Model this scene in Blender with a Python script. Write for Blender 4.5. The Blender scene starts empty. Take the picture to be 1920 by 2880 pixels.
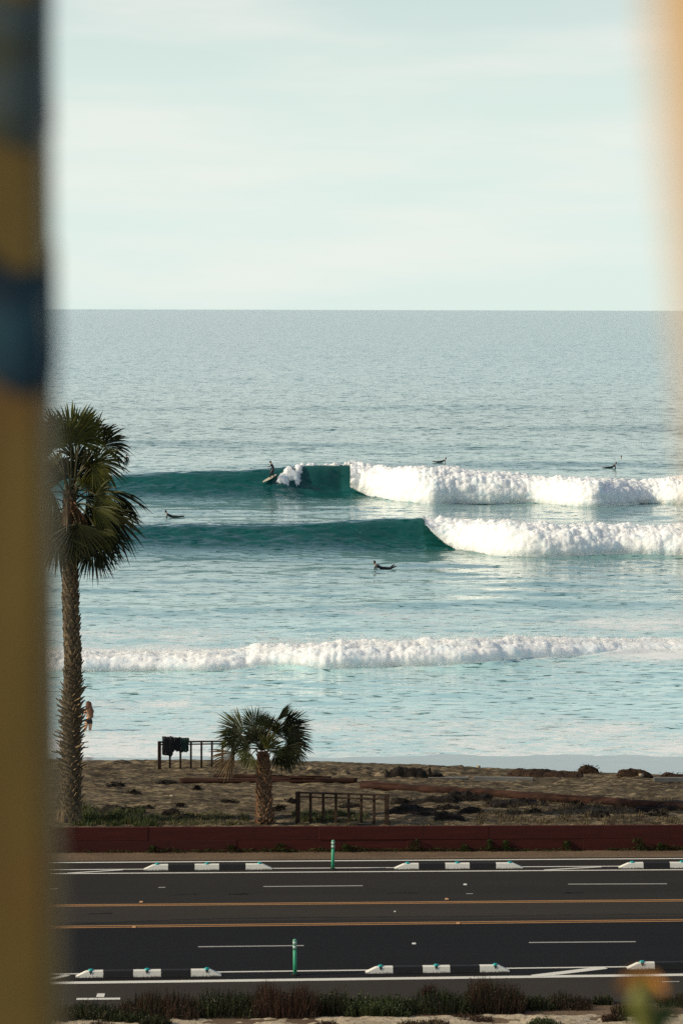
import bpy, math, random
import numpy as np
from mathutils import Vector, Matrix

random.seed(7)
rng = np.random.default_rng(7)
scene = bpy.context.scene
COL = scene.collection
R = math.radians

# ------------------------------------------------------------------ camera, sky, sun, exposure
F, H, HY, CX, ROLL = 8500.0, 17.2, 870.0, 960.0, 0.00256      # focal length in photo pixels, lens height above the road
cam_d = bpy.data.cameras.new('camera')
cam = bpy.data.objects.new('camera', cam_d)
COL.objects.link(cam)
cam.location = (0, 0, H)
cam.rotation_euler = (R(90), -ROLL, 0)
cam_d.sensor_fit = 'HORIZONTAL'
cam_d.sensor_width = 24.0
cam_d.lens = 24.0 * F / 1920.0
cam_d.shift_y = -570.0 / 1920.0
cam_d.clip_start = 0.05
cam_d.clip_end = 200000
cam_d.dof.use_dof = True
cam_d.dof.focus_distance = 125.0
cam_d.dof.aperture_fstop = 3.6
scene.camera = cam

SUN_EL, SUN_TH = R(29), R(80)      # SUN_TH: 0 = behind the camera, 90 = from the left
sun_dir = Vector((-math.sin(SUN_TH) * math.cos(SUN_EL), -math.cos(SUN_TH) * math.cos(SUN_EL), math.sin(SUN_EL)))
sun_d = bpy.data.lights.new('sun', 'SUN')
sun_d.energy = 4.2
sun_d.angle = R(0.53)
sun_d.color = (1.0, 0.87, 0.64)
sun = bpy.data.objects.new('sun', sun_d)
COL.objects.link(sun)
sun.rotation_euler = sun_dir.to_track_quat('Z', 'Y').to_euler()
sun.location = (-60, -20, 60)

world = bpy.data.worlds.new('World')
scene.world = world
world.use_nodes = True
wn, wl = world.node_tree.nodes, world.node_tree.links
wn.clear()
wo = wn.new('ShaderNodeOutputWorld')
bg = wn.new('ShaderNodeBackground')
bg.inputs['Strength'].default_value = 0.101
sky = wn.new('ShaderNodeTexSky')
sky.sky_type = 'NISHITA'
sky.sun_disc = False
sky.sun_elevation = SUN_EL
sky.sun_rotation = math.atan2(sun_dir.x, sun_dir.y)
sky.altitude = 0
sky.air_density = 1.0
sky.dust_density = 1.2
sky.ozone_density = 2.0
tc = wn.new('ShaderNodeTexCoord')
sep = wn.new('ShaderNodeSeparateXYZ')
wl.new(tc.outputs['Generated'], sep.inputs[0])
# a thin marine haze that whitens the lowest sky all the way round, and soft cloud veils
hz = wn.new('ShaderNodeMapRange')
hz.interpolation_type = 'SMOOTHERSTEP'
hz.inputs['From Min'].default_value = 0.0
hz.inputs['From Max'].default_value = 0.28
hz.inputs['To Min'].default_value = 0.94
hz.inputs['To Max'].default_value = 0.0
wl.new(sep.outputs['Z'], hz.inputs['Value'])
mixh = wn.new('ShaderNodeMix')
mixh.data_type = 'RGBA'
mixh.inputs['B'].default_value = (7.6, 8.95, 8.4, 1)
wl.new(hz.outputs[0], mixh.inputs['Factor'])
wl.new(sky.outputs[0], mixh.inputs['A'])
mp = wn.new('ShaderNodeMapping')
mp.inputs['Scale'].default_value = (4.0, 4.0, 26.0)
mp.inputs['Location'].default_value = (1.3, 0.4, 2.2)
wl.new(tc.outputs['Generated'], mp.inputs[0])
cn = wn.new('ShaderNodeTexNoise')
cn.inputs['Scale'].default_value = 1.9
cn.inputs['Detail'].default_value = 5
cn.inputs['Roughness'].default_value = 0.5
wl.new(mp.outputs[0], cn.inputs['Vector'])
cr = wn.new('ShaderNodeMapRange')
cr.interpolation_type = 'SMOOTHSTEP'
cr.inputs['From Min'].default_value = 0.42
cr.inputs['From Max'].default_value = 0.74
cr.inputs['To Max'].default_value = 0.55
wl.new(cn.outputs['Fac'], cr.inputs['Value'])
mixc = wn.new('ShaderNodeMix')
mixc.data_type = 'RGBA'
mixc.inputs['B'].default_value = (9.0, 8.9, 8.3, 1)
wl.new(cr.outputs[0], mixc.inputs['Factor'])
wl.new(mixh.outputs['Result'], mixc.inputs['A'])
wl.new(mixc.outputs['Result'], bg.inputs['Color'])
wl.new(bg.outputs[0], wo.inputs['Surface'])

scene.view_settings.view_transform = 'Standard'
scene.view_settings.look = 'None'
scene.view_settings.exposure = 0.0
scene.view_settings.gamma = 1.0
scene.view_settings.use_curve_mapping = False
scene.render.engine = 'CYCLES'
scene.cycles.max_bounces = 6
scene.cycles.diffuse_bounces = 2
scene.cycles.glossy_bounces = 3
scene.cycles.transmission_bounces = 2
scene.cycles.transparent_max_bounces = 4
scene.cycles.use_denoising = False

# ------------------------------------------------------------------ helpers
SEA = -1.0

def P(px, py, z=0.0):
    """photo pixel on a level surface of height z -> point in the place"""
    d = F * (H - z) / (py - ROLL * (px - CX) - HY)
    return Vector(((px - CX + ROLL * (py - HY)) * d / F, d, z))

def PD(px, py, d):
    """photo pixel at a known distance -> point in the place"""
    return Vector(((px - CX + ROLL * (py - HY)) * d / F, d, H - (py - ROLL * (px - CX) - HY) * d / F))

def _hash(ix, iy, iz):
    h = (ix * 374761393 + iy * 668265263 + iz * 1440662683 + 1013904223) & 0xFFFFFFFF
    h = ((h ^ (h >> 13)) * 1274126177) & 0xFFFFFFFF
    h = ((h ^ (h >> 16)) * 2246822519) & 0xFFFFFFFF
    return ((h ^ (h >> 15)) & 0xFFFFFF) / float(0xFFFFFF) * 2 - 1

def vnoise(x, y, z=0.0):
    x, y, z = np.broadcast_arrays(np.asarray(x, float), np.asarray(y, float), np.asarray(z, float))
    ix, iy, iz = np.floor(x).astype(np.int64), np.floor(y).astype(np.int64), np.floor(z).astype(np.int64)
    fx, fy, fz = x - ix, y - iy, z - iz
    u, v, w = (f * f * f * (f * (f * 6 - 15) + 10) for f in (fx, fy, fz))
    out = 0
    for a in (0, 1):
        for b in (0, 1):
            for c in (0, 1):
                out = out + _hash(ix + a, iy + b, iz + c) * (u if a else 1 - u) * (v if b else 1 - v) * (w if c else 1 - w)
    return out

def fbm(x, y, z=0.0, o=4, g=0.5):
    s, a, t = 0, 1.0, 0
    for k in range(o):
        m = 2.03 ** k
        s = s + a * vnoise(x * m + 17.3 * k, y * m - 9.1 * k, z * m + 4.7 * k)
        t += a
        a *= g
    return s / t

def _h1(ix, iy, iz):
    h = (ix * 374761393 + iy * 668265263 + iz * 1440662683 + 1013904223) & 0xFFFFFFFF
    h = ((h ^ (h >> 13)) * 1274126177) & 0xFFFFFFFF
    h = ((h ^ (h >> 16)) * 2246822519) & 0xFFFFFFFF
    return ((h ^ (h >> 15)) & 0xFFFFFF) / 8388607.5 - 1
def svn(x, y, z=0.0):
    ix, iy, iz = math.floor(x), math.floor(y), math.floor(z)
    u, v, w = x - ix, y - iy, z - iz
    u, v, w = u * u * (3 - 2 * u), v * v * (3 - 2 * v), w * w * (3 - 2 * w)
    l = lambda a, b, t: a + (b - a) * t
    f = lambda c: l(l(_h1(ix, iy, c), _h1(ix + 1, iy, c), u), l(_h1(ix, iy + 1, c), _h1(ix + 1, iy + 1, c), u), v)
    return l(f(iz), f(iz + 1), w) if w else f(iz)
def sfbm(x, y, z=0.0, o=4, g=0.5):
    s, a, t = 0, 1.0, 0
    for k in range(o):
        m = 2.03 ** k
        s += a * svn(x * m + 17.3 * k, y * m - 9.1 * k, z * m + 4.7 * k)
        t += a
        a *= g
    return s / t
def ss1(a, b, x):
    t = min(max((x - a) / (b - a), 0), 1)
    return t * t * (3 - 2 * t)

def sstep(a, b, x):
    t = np.clip((x - a) / (b - a), 0, 1)
    return t * t * (3 - 2 * t)

class MB:
    """collects vertices and faces, builds ONE mesh object"""
    def __init__(s):
        s.v, s.f, s.m = [], [], []
    def add(s, vs, fs, m=0):
        o = len(s.v)
        s.v.extend(tuple(v) for v in vs)
        s.f.extend(tuple(i + o for i in f) for f in fs)
        s.m.extend([m] * len(fs))
    def box(s, c, size, rot=None, m=0, bev=0.0):
        hx, hy, hz = size[0] / 2, size[1] / 2, size[2] / 2
        c = Vector(c)
        if bev > 0:
            b = bev
            pts = []
            for z, k in ((-hz, b), (-hz + b, 0), (hz - b, 0), (hz, b)):
                x, y = hx - k, hy - k
                q = b * .8
                pts += [(-x + q, -y, z), (x - q, -y, z), (x, -y + q, z), (x, y - q, z), (x - q, y, z), (-x + q, y, z), (-x, y - q, z), (-x, -y + q, z)]
            fs = [tuple(range(7, -1, -1)), tuple(range(24, 32))]
            for r in range(3):
                for i in range(8):
                    j = (i + 1) % 8
                    fs.append((r * 8 + i, r * 8 + j, r * 8 + 8 + j, r * 8 + 8 + i))
        else:
            pts = [(x, y, z) for z in (-hz, hz) for x, y in ((-hx, -hy), (hx, -hy), (hx, hy), (-hx, hy))]
            fs = [(3, 2, 1, 0), (4, 5, 6, 7), (0, 1, 5, 4), (1, 2, 6, 5), (2, 3, 7, 6), (3, 0, 4, 7)]
        pts = [Vector(p) for p in pts]
        if rot is not None:
            pts = [rot @ p for p in pts]
        s.add([c + p for p in pts], fs, m)
    def tube(s, pts, rad, n=8, m=0, cap=True):
        pts = [Vector(p) for p in pts]
        if not isinstance(rad, (list, tuple)):
            rad = [rad] * len(pts)
        vs, fs = [], []
        up = Vector((0.13, 0.21, 1)).normalized()
        for i, p in enumerate(pts):
            t = (pts[min(i + 1, len(pts) - 1)] - pts[max(i - 1, 0)]).normalized()
            a = t.cross(up)
            if a.length < 1e-3:
                a = t.cross(Vector((1, 0, 0)))
            a.normalize()
            b = a.cross(t)
            for k in range(n):
                an = 2 * math.pi * k / n
                vs.append(p + (a * math.cos(an) + b * math.sin(an)) * rad[i])
        for i in range(len(pts) - 1):
            for k in range(n):
                j = (k + 1) % n
                fs.append((i * n + k, i * n + j, i * n + n + j, i * n + n + k))
        if cap:
            fs.append(tuple(range(n - 1, -1, -1)))
            fs.append(tuple(range((len(pts) - 1) * n, len(pts) * n)))
        s.add(vs, fs, m)
    def grid(s, pts, nu, nv, m=0):
        fs = [(i * nv + j, i * nv + j + 1, (i + 1) * nv + j + 1, (i + 1) * nv + j) for i in range(nu - 1) for j in range(nv - 1)]
        s.add(pts, fs, m)
    def mesh(s, name, mats, smooth=False):
        me = bpy.data.meshes.new(name)
        me.from_pydata(s.v, [], s.f)
        for mt in (mats if isinstance(mats, (list, tuple)) else [mats]):
            me.materials.append(mt)
        me.polygons.foreach_set('material_index', s.m)
        if smooth:
            me.polygons.foreach_set('use_smooth', [True] * len(s.f))
        me.update()
        return me
    def build(s, name, mats, parent=None, smooth=False, loc=None):
        return link(name, s.mesh(name, mats, smooth), parent, loc)

def link(name, me, parent=None, loc=None):
    o = bpy.data.objects.new(name, me)
    COL.objects.link(o)
    if parent is not None:
        o.parent = parent
    if loc is not None:
        o.location = loc
    return o

def tag(o, label=None, cat=None, group=None, kind=None):
    for k, v in (('label', label), ('category', cat), ('group', group), ('kind', kind)):
        if v:
            o[k] = v
    return o

def empty(name, loc, rz=0.0):
    o = bpy.data.objects.new(name, None)
    COL.objects.link(o)
    o.location = loc
    o.rotation_euler = (0, 0, rz)
    o.empty_display_size = 0.2
    return o

def np_mesh(name, V, nu, nv, mats, smooth=True, attrs=None):
    """a grid of nu x nv points as a mesh, made fast"""
    me = bpy.data.meshes.new(name)
    i = np.arange(nu - 1)[:, None] * nv + np.arange(nv - 1)[None, :]
    q = np.stack([i, i + 1, i + nv + 1, i + nv], -1).reshape(-1, 4)
    me.vertices.add(len(V))
    me.vertices.foreach_set('co', np.ascontiguousarray(V, np.float32).ravel())
    me.loops.add(q.size)
    me.loops.foreach_set('vertex_index', q.ravel().astype(np.int32))
    me.polygons.add(len(q))
    me.polygons.foreach_set('loop_start', np.arange(0, q.size, 4, dtype=np.int32))
    if smooth:
        me.polygons.foreach_set('use_smooth', np.ones(len(q), bool))
    for k, v in (attrs or {}).items():
        a = me.attributes.new(k, 'FLOAT', 'POINT')
        a.data.foreach_set('value', np.ascontiguousarray(v, np.float32).ravel())
    me.update(calc_edges=True)
    me.validate()
    me.materials.append(mats)
    return me

# ------------------------------------------------------------------ materials
class Mat:
    """small wrapper for building node materials"""
    def __init__(s, name):
        s.m = bpy.data.materials.new(name)
        s.m.use_nodes = True
        s.n, s.l = s.m.node_tree.nodes, s.m.node_tree.links
        s.b = s.n['Principled BSDF']
    def node(s, t, **kw):
        n = s.n.new(t)
        for k, v in kw.items():
            setattr(n, k, v)
        return n
    def put(s, node, **kw):
        for k, v in kw.items():
            i = node.inputs[k.replace('_', ' ')]
            if isinstance(v, bpy.types.NodeSocket):
                s.l.new(v, i)
            else:
                i.default_value = v
        return node
    def coords(s, scale=(1, 1, 1), src='Object', rot=(0, 0, 0)):
        if src == 'Position':
            t = s.node('ShaderNodeNewGeometry').outputs['Position']
        else:
            t = s.node('ShaderNodeTexCoord').outputs[src]
        m = s.node('ShaderNodeMapping')
        m.inputs['Scale'].default_value = scale
        m.inputs['Rotation'].default_value = rot
        s.l.new(t, m.inputs['Vector'])
        return m.outputs[0]
    def noise(s, vec, scale=1.0, detail=4, rough=0.55, dist=0.0):
        n = s.node('ShaderNodeTexNoise')
        s.put(n, Vector=vec, Scale=scale, Detail=detail, Roughness=rough, Distortion=dist)
        return n.outputs['Fac']
    def ramp(s, fac, *stops):
        r = s.node('ShaderNodeValToRGB')
        e = r.color_ramp.elements
        while len(e) < len(stops):
            e.new(0.5)
        for q, (p, c) in zip(e, stops):
            q.position = p
            q.color = tuple(c) + (1,) if len(c) == 3 else c
        s.l.new(fac, r.inputs[0])
        return r.outputs[0]
    def mr(s, v, a, b, c=0.0, d=1.0, smooth=True):
        n = s.node('ShaderNodeMapRange')
        if smooth:
            n.interpolation_type = 'SMOOTHSTEP'
        s.l.new(v, n.inputs['Value'])
        for k, x in (('From Min', a), ('From Max', b), ('To Min', c), ('To Max', d)):
            n.inputs[k].default_value = x
        return n.outputs[0]
    def mix(s, f, a, b, mode='MIX'):
        n = s.node('ShaderNodeMix')
        n.data_type = 'RGBA'
        n.blend_type = mode
        for k, v in (('Factor', f), ('A', a), ('B', b)):
            i = n.inputs[k]
            if isinstance(v, bpy.types.NodeSocket):
                s.l.new(v, i)
            elif k == 'Factor':
                i.default_value = v
            else:
                i.default_value = tuple(v) + (1,) if len(v) == 3 else v
        return n.outputs['Result']
    def math(s, op, a, b=0.0):
        n = s.node('ShaderNodeMath', operation=op)
        for i, v in enumerate((a, b)):
            if isinstance(v, bpy.types.NodeSocket):
                s.l.new(v, n.inputs[i])
            else:
                n.inputs[i].default_value = v
        return n.outputs[0]
    def bump(s, h, strength=0.5, dist=0.02):
        n = s.node('ShaderNodeBump')
        s.put(n, Height=h, Strength=strength, Distance=dist)
        s.l.new(n.outputs[0], s.b.inputs['Normal'])
        return n
    def color(s, c):
        if isinstance(c, bpy.types.NodeSocket):
            s.l.new(c, s.b.inputs['Base Color'])
        else:
            s.b.inputs['Base Color'].default_value = tuple(c) + (1,)
    def set(s, rough=None, spec=None, ior=None):
        if rough is not None:
            if isinstance(rough, bpy.types.NodeSocket):
                s.l.new(rough, s.b.inputs['Roughness'])
            else:
                s.b.inputs['Roughness'].default_value = rough
        if spec is not None:
            s.b.inputs['Specular IOR Level'].default_value = spec
        if ior is not None:
            s.b.inputs['IOR'].default_value = ior
        return s

def simple(name, c1, c2, scale=(6, 6, 6), rough=0.7, spec=0.3, bump=0.3, bdist=0.01, detail=5, lo=0.35, hi=0.65, src='Object'):
    k = Mat(name)
    v = k.coords(scale, src)
    n = k.noise(v, 1.0, detail)
    k.color(k.ramp(n, (lo, c1), (hi, c2)))
    k.set(rough, spec)
    if bump:
        k.bump(n, bump, bdist)
    return k.m
# ------------------------------------------------------------------ ground, road and its paint
def flat_strip(mb, pl, pr, w, z, m=0, ext=(0, 0)):
    """painted line between two points, w wide across the road"""
    a, b = Vector((pl.x, pl.y, z)), Vector((pr.x, pr.y, z))
    t = (b - a).normalized()
    a = a - t * ext[0]
    b = b + t * ext[1]
    n = Vector((-t.y, t.x, 0)) * (w / 2)
    mb.add([a - n, b - n, b + n, a + n], [(0, 1, 2, 3)], m)

ground_k = Mat('dry dirt')
v = ground_k.coords((1, 1, 1), 'Position')
n1 = ground_k.noise(ground_k.coords((0.5, 0.9, 1), 'Position'), 1.0, 4)
n2 = ground_k.noise(v, 9.0, 5, .7)
n3 = ground_k.noise(v, 34.0, 3, .6)
base = ground_k.ramp(n1, (.35, (.11, .072, .046)), (.65, (.17, .118, .075)))
g2 = ground_k.mix(ground_k.mr(n2, .45, .7), base, (.085, .06, .036))
g3 = ground_k.mix(ground_k.mr(n3, .58, .72), g2, (.27, .21, .15))
ground_k.color(g3)
ground_k.set(.95, .15)
ground_k.bump(n2, .8, .04)
MB_ = MB()
MB_.add([(-400, -300, 0), (400, -300, 0), (400, 96.6, 0), (-400, 96.6, 0)], [(0, 1, 2, 3)])
tag(MB_.build('ground', ground_k.m), kind='structure')

def asphalt(name, dark, light, patch, streak):
    k = Mat(name)
    g = k.coords((1, 1, 1), 'Position')
    big = k.noise(k.coords((.10, .7, 1), 'Position', (0, 0, -.056)), 1.0, 4)
    strk = k.noise(k.coords((.05, 5.0, 1), 'Position', (0, 0, -.056)), 1.0, 3)
    fine = k.noise(g, 55.0, 2, .7)
    c = k.ramp(big, (.3, dark), (.7, light))
    c = k.mix(k.mr(strk, .45, .75, 0, streak), c, patch)
    c = k.mix(k.mr(fine, .55, .8, 0, .35), c, tuple(min(1, x * 2.2) for x in light))
    k.color(c)
    k.set(.93, .12)
    k.bump(fine, .25, .006)
    return k.m
asph_old = asphalt('aged asphalt', (.020, .0175, .015), (.026, .023, .0195), (.018, .016, .015), .5)
asph_mid = asphalt('worn brown asphalt', (.029, .024, .0185), (.037, .031, .024), (.024, .020, .018), .4)
asph_new = asphalt('fresh dark asphalt', (.0075, .0075, .0085), (.0095, .0095, .0105), (.006, .006, .007), .5)
# strips of the carriageway, read off the photograph: (left y, right y) of each border
borders = [(2423, 2411.5), (2543, 2530.5), (2596, 2578), (2613, 2594), (2762, 2738), (2846, 2822)]
ends = [(P(-1400 if 0 else 150, a, 0), P(1900, b, 0)) for a, b in borders]
mb = MB()
ext = []
for a, b in ends:
    t = (b - a).normalized()
    ext.append((a - t * 150, b + t * 150))
mats_of = [0, 1, 0, 2, 1]
zz = 0.006
for i in range(len(ext) - 1):
    NS = 1
    mb.add([(*ext[i][0].xy, zz), (*ext[i + 1][0].xy, zz), (*ext[i + 1][1].xy, zz), (*ext[i][1].xy, zz)], [(0, 1, 2, 3)], mats_of[i])
tag(mb.build('road', [asph_old, asph_mid, asph_new]), kind='structure')

def paint(name, col, wear):
    k = Mat(name)
    n = k.noise(k.coords((6, 9, 1), 'Position'), 1.0, 5, .7)
    n2 = k.noise(k.coords((40, 40, 1), 'Position'), 1.0, 2, .7)
    m = k.mix(k.mr(n, .55, .8, 0, wear), col, (.05, .045, .04))
    k.color(k.mix(k.mr(n2, .6, .8, 0, .35), m, (.07, .065, .055)))
    k.set(.8, .25)
    return k.m
white_paint = paint('white road paint', (.62, .60, .53), .45)
thin_white = paint('worn white road paint', (.34, .33, .30), .6)
yellow_paint = paint('yellow road paint', (.36, .185, .07), .5)
ZP = 0.011
mk = MB()
for l, r_, w, m in (((145, 2428), (1900, 2416.5), .15, 0), ((150, 2459), (1900, 2448), .13, 0), ((150, 2767), (1900, 2744), .26, 0),
                    ((150, 2547.5), (1900, 2532.3), .10, 2), ((150, 2551.0), (1900, 2536.2), .10, 2),
                    ((150, 2607.6), (1900, 2588.4), .10, 2), ((150, 2612.0), (1900, 2592.8), .10, 2),
                    ((150, 2448), (1900, 2437), .11, 0), ((150, 2742), (1900, 2719.5), .12, 0)):
    flat_strip(mk, P(*l, 0), P(*r_, 0), w, ZP if m != 2 else ZP, m, (60, 60))
for l, r_ in (((-117, 2503.5), (163, 2501)), ((740, 2495.3), (1020, 2493)), ((1597, 2488.6), (1875, 2487.6)),
              ((-373, 2675), (-73, 2672)), ((557, 2665), (854, 2661.6)), ((1487, 2653), (1787, 2650.6))):
    flat_strip(mk, P(*l, 0), P(*r_, 0), .11, ZP, 1)
# buffer diagonals between the wheel stops
for l, r_, w in (((190, 2458), (345, 2448.5), .12), ((1530, 2449), (1690, 2440), .12), ((1500, 2748), (1700, 2724), .30), ((1100 - 1000, 2766), (190, 2745), .2)):
    flat_strip(mk, P(*l, 0), P(*r_, 0), w, ZP + .004, 0)
for l, r_, w in (((215, 2812.5), (338, 2811.5), .2), ((1860, 2764), (1910, 2763.4), .08), ((445, 2498.2), (465, 2498), .1), ((1310, 2516), (1330, 2515.8), .08)):
    flat_strip(mk, P(*l, 0), P(*r_, 0), w, ZP + .004, 1 if w < .15 else 0)
flat_strip(mk, P(272, 2802, 0), P(294, 2802, 0), .40, ZP + .004, 0)
tag(mk.build('road_marking', [white_paint, thin_white, yellow_paint]), kind='structure')
# old sealed cracks and scuffs
crack_m = simple('bitumen crack seal', (.008, .008, .008), (.014, .013, .012), (3, 3, 3), .8, .2, 0)
ck = MB()
for (x0, y0, x1, y1) in ((160, 2602, 620, 2585), (620, 2585, 1300, 2579), (1300, 2579, 1920, 2572), (250, 2572, 320, 2570), (480, 2519, 560, 2517), (640, 2517, 700, 2516), (1090, 2514, 1180, 2512), (1580, 2513, 1640, 2512)):
    pts, N = [], 14
    for i in range(N + 1):
        q = P(x0 + (x1 - x0) * i / N, y0 + (y1 - y0) * i / N + random.uniform(-1.2, 1.2), 0)
        pts.append(q)
    for a, b in zip(pts, pts[1:]):
        flat_strip(ck, a, b, random.uniform(.06, .16), ZP - .002)
tag(ck.build('crack_seal', crack_m), kind='structure')

# ------------------------------------------------------------------ dry bank on the near side of the road
bank_k = Mat('pale sandy bank')
v = bank_k.coords((1, 1, 1), 'Position')
n1 = bank_k.noise(v, 5.0, 5, .65)
n2 = bank_k.noise(v, 22.0, 3, .6)
n3 = bank_k.noise(v, .8, 3)
c = bank_k.ramp(n3, (.3, (.34, .27, .18)), (.7, (.50, .42, .30)))
c = bank_k.mix(bank_k.mr(n1, .5, .68), c, (.16, .12, .075))
c = bank_k.mix(bank_k.mr(n2, .56, .72), c, (.075, .055, .035))
bank_k.color(c)
bank_k.set(.95, .1)
bank_k.bump(n1, .9, .06)
nu, nv = 330, 150
xs = np.linspace(-16, 16, nu)
ys = np.linspace(60, 73.6, nv)
X, Y = np.meshgrid(xs, ys, indexing='ij')
edge = 73.3 + .056 * X
Yw = Y + (edge - 73.6)
rise = sstep(0, 5, edge - Yw) * .55 + .02 + sstep(5, 14, edge - Yw) * .5
Z = rise + fbm(X / 1.3, Yw / 1.3, 3.1, 4) * .10 + fbm(X / .22, Yw / .22, 8.2, 3, .6) * .045
V = np.stack([X, Yw, Z], -1).reshape(-1, 3)
tag(link('sandy_bank', np_mesh('sandy_bank', V, nu, nv, bank_k.m)), kind='structure')

# ------------------------------------------------------------------ red plank retaining wall
red_k = Mat('dark red painted timber')
oi = red_k.node('ShaderNodeObjectInfo').outputs['Random']
gr = red_k.noise(red_k.coords((.8, 6, 9)), 1.0, 5, .6)
st = red_k.noise(red_k.coords((2.4, 2, 1.2)), 1.0, 4)
c = red_k.ramp(gr, (.3, (.052, .0105, .0075)), (.7, (.080, .0155, .010)))
c = red_k.mix(red_k.mr(oi, 0, 1, 0, .55, False), c, (.045, .013, .012))
c = red_k.mix(red_k.mr(st, .55, .75, 0, .5), c, (.032, .010, .009))
red_k.color(c)
red_k.set(.75, .2)
red_k.bump(gr, .35, .012)
wl_, wr_ = P(150, 2399, 0), P(1900, 2391, 0)
wt = (wr_ - wl_).normalized()
wn_ = Vector((-wt.y, wt.x, 0))
ang = math.atan2(wt.y, wt.x)
rz = Matrix.Rotation(ang, 3, 'Z')
w0 = wl_ + (wr_ - wl_) * .5
wall = empty('timber_wall', w0)
tag(wall, kind='thing', label='long low dark red plank wall between the road verge and the beach', cat='wall')
WH = 0.80
def plank(s0, s1, z0, z1, jig):
    b = MB()
    b.box((0, 0, 0), (s1 - s0 - .0005, .075, z1 - z0 - .0005), bev=.011)
    o = b.build('plank', red_k.m, wall)
    o.location = wt * ((s0 + s1) / 2) + wn_ * jig + Vector((0, 0, (z0 + z1) / 2))
    o.rotation_euler = (random.uniform(-.004, .004), 0, ang)
for z0, z1, off in ((-.05, .37, 0.0), (.37, WH, 2.6)):
    s = -26.5 + off
    while s < 26:
        L = random.choice((5.4, 5.6, 5.8))
        plank(s, s + L, z0, z1, random.uniform(-.012, .012))
        s += L
for k in range(-9, 10):
    b = MB()
    b.box((0, 0, 0), (.14, .14, .9), bev=.01)
    o = b.build('wall_post', red_k.m, wall)
    o.location = wt * (k * 2.9 + .7) + wn_ * .13 + Vector((0, 0, .3))
    o.rotation_euler = (0, 0, ang)

# ------------------------------------------------------------------ beach
def crest_d(x):
    return np.interp(x, [-40, -2, 3, 7, 12.5, 40], [112.4, 112.2, 111.3, 110.0, 108.6, 106])
def sand_base(x, d):
    x, d = np.asarray(x, float), np.asarray(d, float)
    dc = crest_d(x)
    zc = np.interp(x, [-40, -2, 4, 12, 40], [.32, .31, .30, .31, .2])
    wall_d = w0.y + .056 * x
    z = .60 + (zc - .60) * sstep(wall_d + 3, dc, d) - .10 * np.exp(-((d - (wall_d + 4.5)) / 2.2) ** 2)
    fall = sstep(0, 8.0, d - dc)
    z = z * (1 - fall) + (-1.0 + .016 * (123.0 - d)) * fall
    return z
def sand_z(x, d):
    x, d = np.asarray(x, float), np.asarray(d, float)
    dry = 1 - sstep(-1, 5, d - crest_d(x))
    z = sand_base(x, d)
    rough = fbm(x / 1.7, d / .8, 1.7, 4) * .10 + fbm(x / .7, d / .30, 5.5, 3, .6) * .09 + fbm(x / .34, d / .2, 8.5, 2, .6) * .05
    berm = np.exp(-((d - (crest_d(x) - 2.0)) / 1.0) ** 2) * np.abs(fbm(x / .5, d / .5, 9.9, 3)) * .30 * np.interp(x, [-6, -3, 3.5, 5], [0, 1, 1, 0])
    ridge = np.exp(-((d - crest_d(x)) / .7) ** 2) * (.05 + .10 * fbm(x / .9, d / .9, 2.2, 3))
    return z + (rough + berm + ridge) * (dry * .97 + .03)
sand_k = Mat('beach sand')
v = sand_k.coords((1, 1, 1), 'Position')
n1 = sand_k.noise(sand_k.coords((.55, 1.6, 1), 'Position'), 1.0, 4)
n2 = sand_k.noise(sand_k.coords((3.2, 7, 1), 'Position'), 1.0, 5, .65)
n3 = sand_k.noise(v, 26, 3, .65)
c = sand_k.ramp(n1, (.3, (.066, .050, .031)), (.7, (.150, .116, .070)))
c = sand_k.mix(sand_k.mr(n2, .46, .62, 0, .85), c, (.055, .044, .030))
n4 = sand_k.noise(sand_k.coords((.9, 5.2, .9), 'Position'), 1.0, 4, .6)
n5 = sand_k.noise(sand_k.coords((1.3, 6.5, 1.2), 'Position'), 1.0, 3, .65)
c = sand_k.mix(sand_k.mr(n4, .50, .58, 0, .85), c, (.034, .027, .019))  # dark streaks: shade of the trampled ridges put into the colour
c = sand_k.mix(sand_k.mr(n5, .54, .62, 0, .75), c, (.26, .205, .125))  # pale streaks: sunlit ridge edges put into the colour
c = sand_k.mix(sand_k.mr(n3, .58, .72, 0, .6), c, (.30, .24, .15))
sepz = sand_k.node('ShaderNodeSeparateXYZ')
sand_k.l.new(sand_k.node('ShaderNodeNewGeometry').outputs['Position'], sepz.inputs[0])
dryf = sand_k.mr(sepz.outputs['Z'], -.62, -.25)
c = sand_k.mix(dryf, (.25, .30, .295), c)  # wet band: milky film, with sky reflection partly put into the colour
sand_k.color(c)
sand_k.set(sand_k.mr(dryf, 0, 1, .16, .95, False))
sand_k.l.new(sand_k.mr(dryf, 0, 1, .95, .1, False), sand_k.b.inputs['Specular IOR Level'])
bn = sand_k.bump(sand_k.math('ADD', n2, n4), .8, .10)
sand_k.l.new(sand_k.mr(dryf, 0, 1, .004, .7, False), bn.inputs['Strength'])
xs = np.concatenate([np.linspace(-60, -16, 40, endpoint=False), np.linspace(-16, 16, 520), np.linspace(16, 60, 41)[1:]])
ts = np.concatenate([np.linspace(0, 17, 215, endpoint=False), np.linspace(17, 40, 60)])
X, T = np.meshgrid(xs, ts, indexing='ij')
D = (w0.y + .10 + .056 * X) + T
Zs = sand_z(X, D)
Zs[:, 0] = .30
V = np.stack([X, D, Zs], -1).reshape(-1, 3)
tag(link('beach', np_mesh('beach', V, len(xs), len(ts), sand_k.m)), kind='structure')
_xl, _tl = xs.tolist(), ts.tolist()
_zl = Zs.tolist()
_bl = sand_base(X, D).tolist()
from bisect import bisect_right
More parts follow.
